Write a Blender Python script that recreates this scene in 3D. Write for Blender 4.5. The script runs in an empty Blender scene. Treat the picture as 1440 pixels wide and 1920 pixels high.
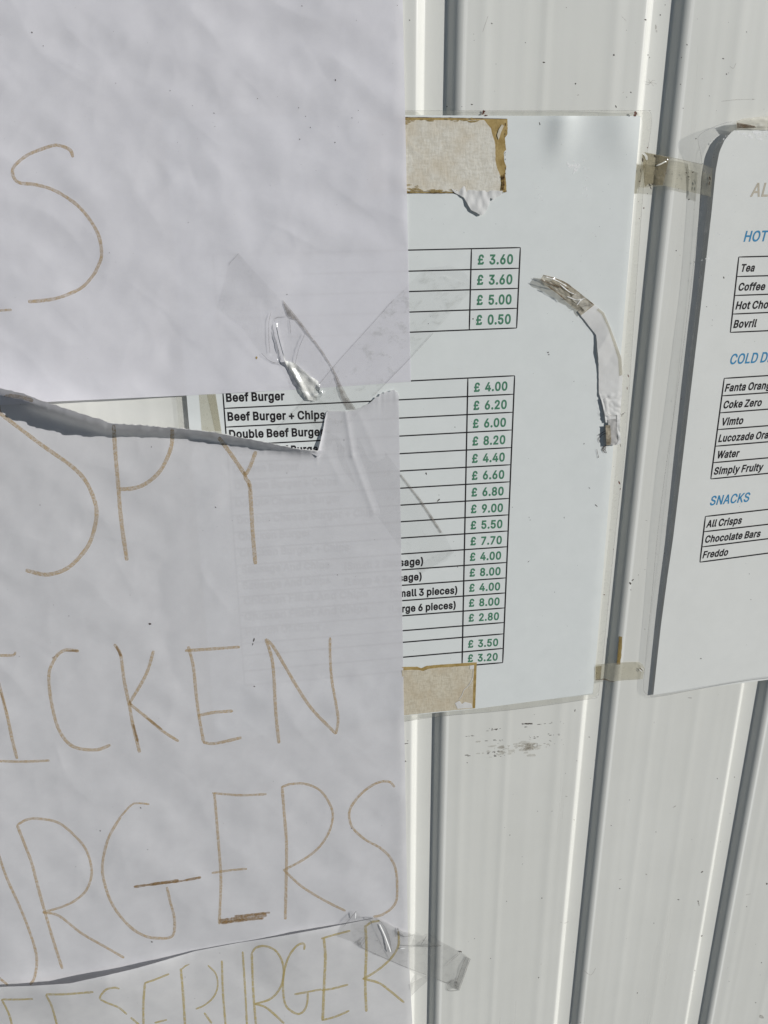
import bpy, bmesh, math, random
import numpy as np
from mathutils import Vector, Matrix, noise
from mathutils.geometry import tessellate_polygon
random.seed(7)
C = bpy.context.scene.collection
R = math.radians

# ------------------------------------------------------------------ camera, world, sun, exposure
# The wall is the plane y = 0 (viewer at y < 0), z up.  The camera is recovered from the
# vanishing points of the wall grooves (vertical) and the menu table lines (horizontal).
PPX, PPY = 720.0, 960.0                                  # principal point, full-size photo pixels
VX = np.array([12700.0, 150.0]) - (PPX, PPY)
VD = np.array([743.0, 5140.0]) - (PPX, PPY)
F = math.sqrt(-(VX @ VD))
AX = np.array([VX[0], VX[1], F]); AX /= np.linalg.norm(AX)      # world +x in camera axes (right, down, forward)
AD = np.array([VD[0], VD[1], F]); AD /= np.linalg.norm(AD)      # world -z
AN = np.cross(AX, AD)                                           # world +y, into the wall
DIST, CAMZ = 0.62, 1.62

cam = bpy.data.cameras.new('camera')
cam_o = bpy.data.objects.new('camera', cam); C.objects.link(cam_o)
ax = [Vector((AX[i], AN[i], -AD[i])) for i in range(3)]          # camera right, down, forward in world
m = Matrix((ax[0], -ax[1], -ax[2])).transposed().to_4x4()
m.translation = Vector((0, -DIST, CAMZ))
cam_o.matrix_world = m
cam.sensor_fit = 'VERTICAL'; cam.sensor_height = 24.0; cam.sensor_width = 18.0
cam.lens = F / 1920.0 * 24.0
cam.clip_start = 0.01; cam.clip_end = 2000
bpy.context.scene.camera = cam_o

SUN_AZ, SUN_EL = R(57), R(19)                            # azimuth to the right of the wall's normal
world = bpy.data.worlds.new("World"); bpy.context.scene.world = world
world.use_nodes = True
wn = world.node_tree.nodes; wl = world.node_tree.links
sky = wn.new('ShaderNodeTexSky'); sky.sky_type = 'NISHITA'; sky.sun_disc = False
sky.sun_elevation = SUN_EL; sky.sun_rotation = math.pi - SUN_AZ
sky.air_density = 0.9; sky.dust_density = 0.1; sky.ozone_density = 3.0
wn['Background'].inputs['Strength'].default_value = 0.05
wl.new(sky.outputs[0], wn['Background'].inputs['Color'])
to_sun = Vector((math.sin(SUN_AZ) * math.cos(SUN_EL), -math.cos(SUN_AZ) * math.cos(SUN_EL), math.sin(SUN_EL)))
sun = bpy.data.lights.new('sun', 'SUN'); sun.energy = 5.0; sun.angle = R(0.5); sun.color = (1.0, 0.98, 0.945)
sun_o = bpy.data.objects.new('sun', sun); C.objects.link(sun_o)
sun_o.location = (2, -2, 4); sun_o.rotation_euler = to_sun.to_track_quat('Z', 'Y').to_euler()
vs = bpy.context.scene.view_settings
vs.view_transform = 'Standard'; vs.look = 'None'; vs.exposure = -0.36; vs.gamma = 1.0; vs.use_curve_mapping = False
cy = bpy.context.scene.cycles
cy.max_bounces = 12; cy.diffuse_bounces = 5; cy.transparent_max_bounces = 24
cy.caustics_reflective = False; cy.caustics_refractive = False

# ------------------------------------------------------------------ geometry helpers
def W(px, py, h):
    """A photo pixel carried out to the plane h millimetres in front of the wall."""
    r = np.array((px - PPX, py - PPY, F))
    t = (DIST - h * 0.001) / (r @ AN)
    return Vector(((r @ AX) * t, -h * 0.001, CAMZ - (r @ AD) * t))
def unW(p):
    d = np.array((p[0], p[1] + DIST, CAMZ - p[2]))               # along x, along y, downwards
    c = d[0] * AX + d[1] * AN + d[2] * AD
    return PPX + F * c[0] / c[2], PPY + F * c[1] / c[2]
def vline(x, y, y2):
    """x at height y2 of the upright line through (x, y)."""
    return 743.0 + (x - 743.0) * (5140.0 - y2) / (5140.0 - y)
def nz(x, y, s, seed=0.0):
    return noise.noise(Vector((x / s, y / s, seed * 7.31 + 0.37)))
def sstep(a, b, x):
    t = min(1.0, max(0.0, (x - a) / (b - a))); return t * t * (3 - 2 * t)
def ip(x, tab):
    if x <= tab[0][0]: return tab[0][1]
    for (x0, y0), (x1, y1) in zip(tab, tab[1:]):
        if x <= x1: return y0 + (y1 - y0) * (x - x0) / (x1 - x0)
    return tab[-1][1]
def resample(pts, n):
    p = np.array(pts, float); d = np.r_[0, np.cumsum(np.hypot(*np.diff(p, axis=0).T))]
    t = np.linspace(0, d[-1], n)
    return np.c_[np.interp(t, d, p[:, 0]), np.interp(t, d, p[:, 1])]
def smooth(pts, step=2.5):
    """Catmull-Rom through the points."""
    p = [np.array(q, float) for q in pts]
    if len(p) == 2:
        n = max(2, int(np.hypot(*(p[1] - p[0])) / step)); return [p[0] + (p[1] - p[0]) * i / n for i in range(n + 1)]
    p = [2 * p[0] - p[1]] + p + [2 * p[-1] - p[-2]]
    out = []
    for i in range(1, len(p) - 2):
        a, b, c, d = p[i - 1:i + 3]
        n = max(2, int(np.hypot(*(c - b)) / step))
        for k in range(n):
            t = k / n
            out.append(0.5 * ((2 * b) + (-a + c) * t + (2 * a - 5 * b + 4 * c - d) * t * t + (-a + 3 * b - 3 * c + d) * t ** 3))
    out.append(p[-2]); return out
def jag(pts, amp, step=4, seed=1):
    """A torn edge: the polyline resampled and shaken."""
    q = []
    for a, b in zip(pts, pts[1:]):
        n = max(1, int(math.hypot(b[0] - a[0], b[1] - a[1]) / step))
        for k in range(n):
            t = k / n; x = a[0] + (b[0] - a[0]) * t; y = a[1] + (b[1] - a[1]) * t
            L = math.hypot(b[0] - a[0], b[1] - a[1]); nx, ny = -(b[1] - a[1]) / L, (b[0] - a[0]) / L
            e = amp * (0.6 * nz(x, y, 9, seed) + 0.6 * nz(x, y, 3.1, seed + 3))
            q.append((x + nx * e, y + ny * e))
    q.append(pts[-1]); return q

def tag(o, label=None, cat=None, group=None, kind=None):
    for k, v in (('label', label), ('category', cat), ('group', group), ('kind', kind)):
        if v: o[k] = v
    return o
def obj(name, verts, faces, mat, parent=None, flat=False):
    me = bpy.data.meshes.new(name); me.from_pydata([tuple(v) for v in verts], [], faces); me.update()
    if not flat: me.polygons.foreach_set('use_smooth', [True] * len(me.polygons))
    me.materials.append(mat)
    o = bpy.data.objects.new(name, me); C.objects.link(o)
    if parent:
        o.parent = parent; o.matrix_parent_inverse = Matrix.Translation(-parent.location)
    return o
def thing(name, loc, label, cat, group=None):
    o = bpy.data.objects.new(name, None); C.objects.link(o); o.location = loc; o.empty_display_size = 0.02
    return tag(o, label, cat, group)

class Mesh:
    """Collects pieces and links them as one mesh object."""
    def __init__(s): s.v = []; s.f = []; s.pieces = []
    def add(s, v, f):
        v = list(v); s.pieces.append((v, [tuple(q) for q in f])); k = len(s.v); s.v += list(v); s.f += [tuple(i + k for i in q) for q in f]
    def build(s, name, mat, parent=None, flat=False): return obj(name, s.v, s.f, mat, parent, flat)
    def build_each(s, name, mat, parent):
        """one object for every piece"""
        for v, f in s.pieces: obj(name, v, f, mat, parent)
    def sheet(s, e0, e1, nu, nv, h):
        """A surface ruled between two edge polylines (photo pixels) lying at height h(px, py)."""
        a, b = resample(e0, nu + 1), resample(e1, nu + 1)
        v = []; f = []
        for j in range(nv + 1):
            t = j / nv
            for i in range(nu + 1):
                x, y = a[i] * (1 - t) + b[i] * t
                v.append(W(x, y, h(x, y)))
        for j in range(nv):
            for i in range(nu):
                k = j * (nu + 1) + i
                f.append((k, k + nu + 1, k + nu + 2, k + 1))
        s.add(v, f); return s
    def stroke(s, pts, width, h, lift=0.12, taper=0.0, step=2.5, wob=0.0, seed=0):
        p = smooth(pts, step); n = len(p); v = []; f = []
        for i, q in enumerate(p):
            d = p[min(i + 1, n - 1)] - p[max(i - 1, 0)]; L = math.hypot(*d) or 1
            nx, ny = -d[1] / L, d[0] / L
            w = 0.5 * width * (1 + wob * nz(q[0], q[1], 14, seed) + wob * 0.7 * nz(q[0], q[1], 4, seed + 1))
            e = min(i, n - 1 - i)
            if e < 2: w *= 0.62 if e == 0 else 0.9
            for sg in (1, -1):
                x, y = q[0] + sg * nx * w, q[1] + sg * ny * w
                v.append(W(x, y, h(x, y) + lift))
        for i in range(n - 1): f.append((2 * i, 2 * i + 1, 2 * i + 3, 2 * i + 2))
        s.add(v, f); return s
    def fleck(s, x, y, r, h, lift=0.06, asp=1.0, ang=0.0):
        n = 7; c, sn = math.cos(ang), math.sin(ang); v = []
        for k in range(n):
            a = 2 * math.pi * k / n; q = 0.85 * r * random.uniform(0.6, 1.15)
            u, w = q * math.cos(a) * asp, q * math.sin(a)
            X, Y = x + u * c - w * sn, y + u * sn + w * c
            v.append(W(X, Y, h(X, Y) + lift))
        s.add(v, [tuple(range(n))]); return s

# ------------------------------------------------------------------ materials
def lin(r, g, b): return tuple((c / 12.92 if c <= 0.04045 else ((c + 0.055) / 1.055) ** 2.4) for c in (r / 255, g / 255, b / 255)) + (1,)
def mat(name):
    mt = bpy.data.materials.new(name); mt.use_nodes = True; nt = mt.node_tree
    for n in list(nt.nodes): nt.nodes.remove(n)
    out = nt.nodes.new('ShaderNodeOutputMaterial')
    return mt, nt, out
def N(nt, typ, **kw):
    n = nt.nodes.new('ShaderNode' + typ)
    for k, v in kw.items():
        if k in n.inputs.keys() if hasattr(n.inputs, 'keys') else False: n.inputs[k].default_value = v
        else: setattr(n, k, v)
    return n
def noise_node(nt, scale, detail=4, rough=0.6, mscale=(1, 1, 1), dist=0.0):
    g = nt.nodes.new('ShaderNodeNewGeometry'); mp = nt.nodes.new('ShaderNodeMapping'); mp.inputs['Scale'].default_value = mscale
    nt.links.new(g.outputs['Position'], mp.inputs['Vector'])
    n = nt.nodes.new('ShaderNodeTexNoise'); n.inputs['Scale'].default_value = scale; n.inputs['Detail'].default_value = detail
    n.inputs['Roughness'].default_value = rough; n.inputs['Distortion'].default_value = dist
    nt.links.new(mp.outputs[0], n.inputs['Vector']); return n
def ramp(nt, src, p0, c0, p1, c1):
    r = nt.nodes.new('ShaderNodeValToRGB'); e = r.color_ramp.elements
    e[0].position = p0; e[0].color = c0 if len(c0) == 4 else tuple(c0) + (1,)
    e[1].position = p1; e[1].color = c1 if len(c1) == 4 else tuple(c1) + (1,)
    nt.links.new(src, r.inputs[0]); return r
def g4(v): return (v, v, v, 1)

def sheen(nt, gloss):
    """Schlick reflectance of a thin film, the same from both sides"""
    lw = nt.nodes.new('ShaderNodeLayerWeight'); pw = nt.nodes.new('ShaderNodeMath'); pw.operation = 'POWER'; pw.inputs[1].default_value = 5.0
    nt.links.new(lw.outputs['Facing'], pw.inputs[0]); lw.inputs['Blend'].default_value = 0.5
    ma = nt.nodes.new('ShaderNodeMath'); ma.operation = 'MULTIPLY_ADD'; ma.inputs[1].default_value = 0.96 * gloss; ma.inputs[2].default_value = 0.04 * gloss
    nt.links.new(pw.outputs[0], ma.inputs[0]); return ma
def paper_mat(name, c0, c1, trans, bump=0.05, grain=2600, gloss=0.0, rough=0.25):
    mt, nt, out = mat(name); L = nt.links.new
    n = noise_node(nt, 60, 5, 0.65); r = ramp(nt, n.outputs['Fac'], 0.3, c0, 0.7, c1)
    b = nt.nodes.new('ShaderNodeBump'); b.inputs['Strength'].default_value = bump; b.inputs['Distance'].default_value = 0.0002
    gn = noise_node(nt, grain, 3, 0.7); L(gn.outputs['Fac'], b.inputs['Height'])
    d = nt.nodes.new('ShaderNodeBsdfDiffuse'); L(r.outputs[0], d.inputs['Color']); L(b.outputs[0], d.inputs['Normal'])
    sh = d
    if trans:
        t = nt.nodes.new('ShaderNodeBsdfTranslucent'); L(r.outputs[0], t.inputs['Color'])
        mx = nt.nodes.new('ShaderNodeMixShader'); mx.inputs[0].default_value = trans
        L(d.outputs[0], mx.inputs[1]); L(t.outputs[0], mx.inputs[2]); sh = mx
    if gloss:
        gl = nt.nodes.new('ShaderNodeBsdfGlossy'); gl.inputs['Roughness'].default_value = rough; gl.inputs['Color'].default_value = (1, 1, 1, 1)
        ml = sheen(nt, gloss)
        mx = nt.nodes.new('ShaderNodeMixShader'); L(ml.outputs[0], mx.inputs[0]); L(sh.outputs[0], mx.inputs[1]); L(gl.outputs[0], mx.inputs[2]); sh = mx
    L(sh.outputs[0], out.inputs[0]); return mt

def film_mat(name, tint, haze, dirtc, dirt, rough=0.12, scale=180, gloss=1.0, lo=0.52, hi=0.75):
    """Clear plastic film: mostly see-through, a little milky, dirt clinging to its glue."""
    mt, nt, out = mat(name); L = nt.links.new
    tr = nt.nodes.new('ShaderNodeBsdfTransparent'); tr.inputs['Color'].default_value = tint
    d = nt.nodes.new('ShaderNodeBsdfDiffuse'); d.inputs['Color'].default_value = dirtc
    n = noise_node(nt, scale, 6, 0.7, dist=0.4); r = ramp(nt, n.outputs['Fac'], lo, g4(haze), hi, g4(min(1, haze + dirt)))
    mx = nt.nodes.new('ShaderNodeMixShader'); L(r.outputs[0], mx.inputs[0]); L(tr.outputs[0], mx.inputs[1]); L(d.outputs[0], mx.inputs[2])
    gl = nt.nodes.new('ShaderNodeBsdfGlossy'); gl.inputs['Roughness'].default_value = rough
    ml = sheen(nt, gloss)
    m2 = nt.nodes.new('ShaderNodeMixShader'); L(ml.outputs[0], m2.inputs[0]); L(mx.outputs[0], m2.inputs[1]); L(gl.outputs[0], m2.inputs[2])
    L(m2.outputs[0], out.inputs[0]); return mt

def ink_mat(name, c0, c1, cover0, cover1, scale=700):
    """Pen or print on paper: colour with uneven coverage."""
    mt, nt, out = mat(name); L = nt.links.new
    d = nt.nodes.new('ShaderNodeBsdfDiffuse'); tr = nt.nodes.new('ShaderNodeBsdfTransparent')
    n = noise_node(nt, scale, 5, 0.7); r = ramp(nt, n.outputs['Fac'], 0.35, c0, 0.65, c1); L(r.outputs[0], d.inputs['Color'])
    n2 = noise_node(nt, scale * 0.45, 6, 0.75); r2 = ramp(nt, n2.outputs['Fac'], 0.32, g4(cover0), 0.68, g4(cover1))
    mx = nt.nodes.new('ShaderNodeMixShader'); L(r2.outputs[0], mx.inputs[0]); L(tr.outputs[0], mx.inputs[1]); L(d.outputs[0], mx.inputs[2])
    L(mx.outputs[0], out.inputs[0]); return mt

def plain_mat(name, c0, c1, scale=300, rough=0.8, bump=0.0, bscale=900, spec=0.3, mscale=(1, 1, 1), lo=0.35, hi=0.65, detail=5):
    mt, nt, out = mat(name); L = nt.links.new
    p = nt.nodes.new('ShaderNodeBsdfPrincipled'); p.inputs['Roughness'].default_value = rough; p.inputs['Specular IOR Level'].default_value = spec
    n = noise_node(nt, scale, detail, 0.65, mscale); r = ramp(nt, n.outputs['Fac'], lo, c0, hi, c1); L(r.outputs[0], p.inputs['Base Color'])
    if bump:
        b = nt.nodes.new('ShaderNodeBump'); b.inputs['Strength'].default_value = bump; b.inputs['Distance'].default_value = 0.0005
        gn = noise_node(nt, bscale, 4, 0.7, mscale); L(gn.outputs['Fac'], b.inputs['Height']); L(b.outputs[0], p.inputs['Normal'])
    L(p.outputs[0], out.inputs[0]); return mt

M = {}
M['sign'] = paper_mat('sign_paper', (0.80, 0.79, 0.83), (0.85, 0.84, 0.88), 0.21, 0.12, 2000)
M['sign_torn'] = paper_mat('torn_sign_paper', (0.74, 0.735, 0.755), (0.79, 0.785, 0.805), 0.25, 0.12, 2000)  # greyer base colour paints in the weaker light lower down
M['sign_low'] = paper_mat('lower_sign_paper', (0.72, 0.715, 0.72), (0.78, 0.775, 0.775), 0.22, 0.12, 2000)  # own paper tone, greyed further to paint in the dimmer light below
M['menu'] = paper_mat('menu_paper', (0.80, 0.83, 0.815), (0.835, 0.865, 0.85), 0.10, 0.03, 1500, gloss=0.9, rough=0.28)
M['drinks'] = paper_mat('drinks_paper', (0.83, 0.84, 0.81), (0.86, 0.87, 0.84), 0.10, 0.03, 1500, gloss=0.9, rough=0.22)
M['pouch'] = film_mat('laminate_film', (0.97, 0.972, 0.975, 1), 0.07, (0.78, 0.78, 0.78, 1), 0.10, 0.08, 220)
M['pouch_worn'] = film_mat('worn_laminate_film', (0.95, 0.95, 0.935, 1), 0.07, (0.66, 0.64, 0.57, 1), 0.18, 0.12, 260)
M['tape'] = film_mat('clear_tape', (1, 1, 1, 1), 0.004, (0.55, 0.54, 0.52, 1), 0.09, 0.16, 150, gloss=0.7, lo=0.55, hi=0.8)
M['tape_grey'] = film_mat('grubby_clear_tape', (0.91, 0.91, 0.91, 1), 0.05, (0.45, 0.44, 0.41, 1), 0.2, 0.12, 140)
M['tape_fold'] = film_mat('folded_tape_film', (0.82, 0.82, 0.82, 1), 0.08, (0.42, 0.40, 0.37, 1), 0.4, 0.15, 300)
M['tape_yellow'] = film_mat('yellowed_tape', (0.93, 0.915, 0.86, 1), 0.18, (0.62, 0.59, 0.48, 1), 0.28, 0.12, 200)
M['tape_brown'] = film_mat('brown_tape_film', (0.72, 0.68, 0.57, 1), 0.25, (0.34, 0.29, 0.20, 1), 0.35, 0.14, 200)
M['tape_foil'] = plain_mat('crumpled_tape_film', (0.42, 0.42, 0.38), (0.72, 0.72, 0.66), 240, 0.16, 0.5, 500, 0.9)
M['pen_tan'] = ink_mat('tan_marker', (0.50, 0.355, 0.18), (0.59, 0.445, 0.26), 0.16, 0.70, 900)
M['pen_dark'] = ink_mat('dark_marker', (0.24, 0.14, 0.055), (0.40, 0.27, 0.135), 0.22, 0.92, 700)
M['pen_ochre'] = ink_mat('ochre_marker', (0.50, 0.39, 0.13), (0.60, 0.49, 0.22), 0.22, 0.78, 900)
M['black'] = plain_mat('black_print', (0.012, 0.01, 0.012), (0.022, 0.018, 0.02), 400, 0.45, spec=0.4)
M['green'] = plain_mat('green_print', (0.07, 0.215, 0.13), (0.085, 0.245, 0.15), 400, 0.45, spec=0.4)
M['blue'] = plain_mat('blue_print', (0.05, 0.25, 0.46), (0.06, 0.28, 0.50), 400, 0.45, spec=0.4)
M['beige_print'] = plain_mat('beige_print', (0.50, 0.45, 0.36), (0.56, 0.51, 0.42), 400, 0.5, spec=0.4)
M['dirt'] = ink_mat('dirt_specks', (0.02, 0.015, 0.012), (0.09, 0.06, 0.045), 0.6, 0.95, 1200)
M['dirt_soft'] = ink_mat('soft_dirt', (0.16, 0.13, 0.10), (0.27, 0.23, 0.18), 0.08, 0.5, 900)
M['rust'] = ink_mat('rusty_specks', (0.07, 0.02, 0.012), (0.16, 0.05, 0.03), 0.7, 1.0, 1200)
M['glare_white'] = ink_mat('white_scuff', (0.93, 0.94, 0.93), (0.97, 0.97, 0.96), 0.55, 1.0, 1400)  # near-white colour that paints glare and glints on film
M['glue'] = plain_mat('mustard_glue', (0.30, 0.20, 0.06), (0.46, 0.34, 0.14), 160, 0.45, 0.3, 700, 0.4)
M['glue_dark'] = ink_mat('burnt_glue', (0.05, 0.025, 0.012), (0.16, 0.09, 0.04), 0.3, 0.95, 500)
def weave_mat(name, c0, c1, c2):
    mt, nt, out = mat(name); L = nt.links.new
    p = nt.nodes.new('ShaderNodeBsdfPrincipled'); p.inputs['Roughness'].default_value = 0.9; p.inputs['Specular IOR Level'].default_value = 0.1
    a = noise_node(nt, 420, 3, 0.6, (1.8, 1, 0.6)); b = noise_node(nt, 420, 3, 0.6, (0.6, 1, 1.8))
    c = noise_node(nt, 45, 5, 0.6)
    mx = nt.nodes.new('ShaderNodeMath'); mx.operation = 'ADD'; L(a.outputs['Fac'], mx.inputs[0]); L(b.outputs['Fac'], mx.inputs[1])
    r1 = ramp(nt, mx.outputs[0], 0.35, c0, 0.65, c1); r1.color_ramp.elements[0].position = 0.8; r1.color_ramp.elements[1].position = 1.0
    h = nt.nodes.new('ShaderNodeMath'); h.operation = 'MULTIPLY'; h.inputs[1].default_value = 1.0; L(mx.outputs[0], h.inputs[0])
    hv = nt.nodes.new('ShaderNodeMapRange'); hv.inputs['From Min'].default_value = 0.7; hv.inputs['From Max'].default_value = 1.3; L(h.outputs[0], hv.inputs['Value'])
    r1 = ramp(nt, hv.outputs[0], 0.2, c0, 0.7, c1)
    r2 = ramp(nt, c.outputs['Fac'], 0.42, g4(0), 0.72, g4(0.6))
    mc = nt.nodes.new('ShaderNodeMixRGB'); L(r2.outputs[0], mc.inputs[0]); L(r1.outputs[0], mc.inputs[1]); mc.inputs[2].default_value = tuple(c2) + (1,)
    L(mc.outputs[0], p.inputs['Base Color'])
    bp = nt.nodes.new('ShaderNodeBump'); bp.inputs['Strength'].default_value = 0.45; bp.inputs['Distance'].default_value = 0.0003; L(mx.outputs[0], bp.inputs['Height']); L(bp.outputs[0], p.inputs['Normal'])
    L(p.outputs[0], out.inputs[0]); return mt
M['weave'] = weave_mat('worn_carpet_tape', (0.62, 0.59, 0.51), (0.71, 0.685, 0.61), (0.56, 0.465, 0.32))
M['weave_tan'] = weave_mat('stained_carpet_tape', (0.53, 0.475, 0.365), (0.62, 0.57, 0.455), (0.50, 0.41, 0.28))
M['torn'] = paper_mat('torn_paper', (0.74, 0.735, 0.715), (0.82, 0.815, 0.80), 0.15, 0.3, 1200)
M['torn_grey'] = paper_mat('greyed_torn_paper', (0.42, 0.41, 0.40), (0.60, 0.59, 0.57), 0.15, 0.3, 900)

def wall_mat():
    mt, nt, out = mat('white_painted_steel'); L = nt.links.new
    p = nt.nodes.new('ShaderNodeBsdfPrincipled'); p.inputs['Specular IOR Level'].default_value = 0.75
    a = noise_node(nt, 26, 6, 0.6, (1, 1, 0.06)); b = noise_node(nt, 14, 5, 0.6)
    mx = nt.nodes.new('ShaderNodeMixRGB'); mx.inputs[0].default_value = 0.45; L(a.outputs['Fac'], mx.inputs[1]); L(b.outputs['Fac'], mx.inputs[2])
    r = ramp(nt, mx.outputs[0], 0.35, (0.71, 0.71, 0.665), 0.65, (0.765, 0.765, 0.72))
    d = noise_node(nt, 130, 8, 0.75); rd = ramp(nt, d.outputs['Fac'], 0.66, g4(0), 0.82, g4(0.55))
    mc = nt.nodes.new('ShaderNodeMixRGB'); L(rd.outputs[0], mc.inputs[0]); L(r.outputs[0], mc.inputs[1]); mc.inputs[2].default_value = (0.55, 0.53, 0.47, 1)
    L(mc.outputs[0], p.inputs['Base Color'])
    rr = ramp(nt, a.outputs['Fac'], 0.3, g4(0.25), 0.7, g4(0.36)); L(rr.outputs[0], p.inputs['Roughness'])
    v = noise_node(nt, 55, 3, 0.5, (1, 1, 0.025)); v2 = noise_node(nt, 900, 3, 0.6)
    bp = nt.nodes.new('ShaderNodeBump'); bp.inputs['Strength'].default_value = 0.06; bp.inputs['Distance'].default_value = 0.0005; L(v.outputs['Fac'], bp.inputs['Height'])
    b2 = nt.nodes.new('ShaderNodeBump'); b2.inputs['Strength'].default_value = 0.06; b2.inputs['Distance'].default_value = 0.0002; L(v2.outputs['Fac'], b2.inputs['Height']); L(bp.outputs[0], b2.inputs['Normal'])
    L(b2.outputs[0], p.inputs['Normal']); L(p.outputs[0], out.inputs[0]); return mt
M['wall'] = wall_mat()
M['ground'] = plain_mat('worn_concrete', (0.13, 0.13, 0.13), (0.22, 0.22, 0.215), 6, 0.9, 0.4, 60, 0.2)
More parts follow.
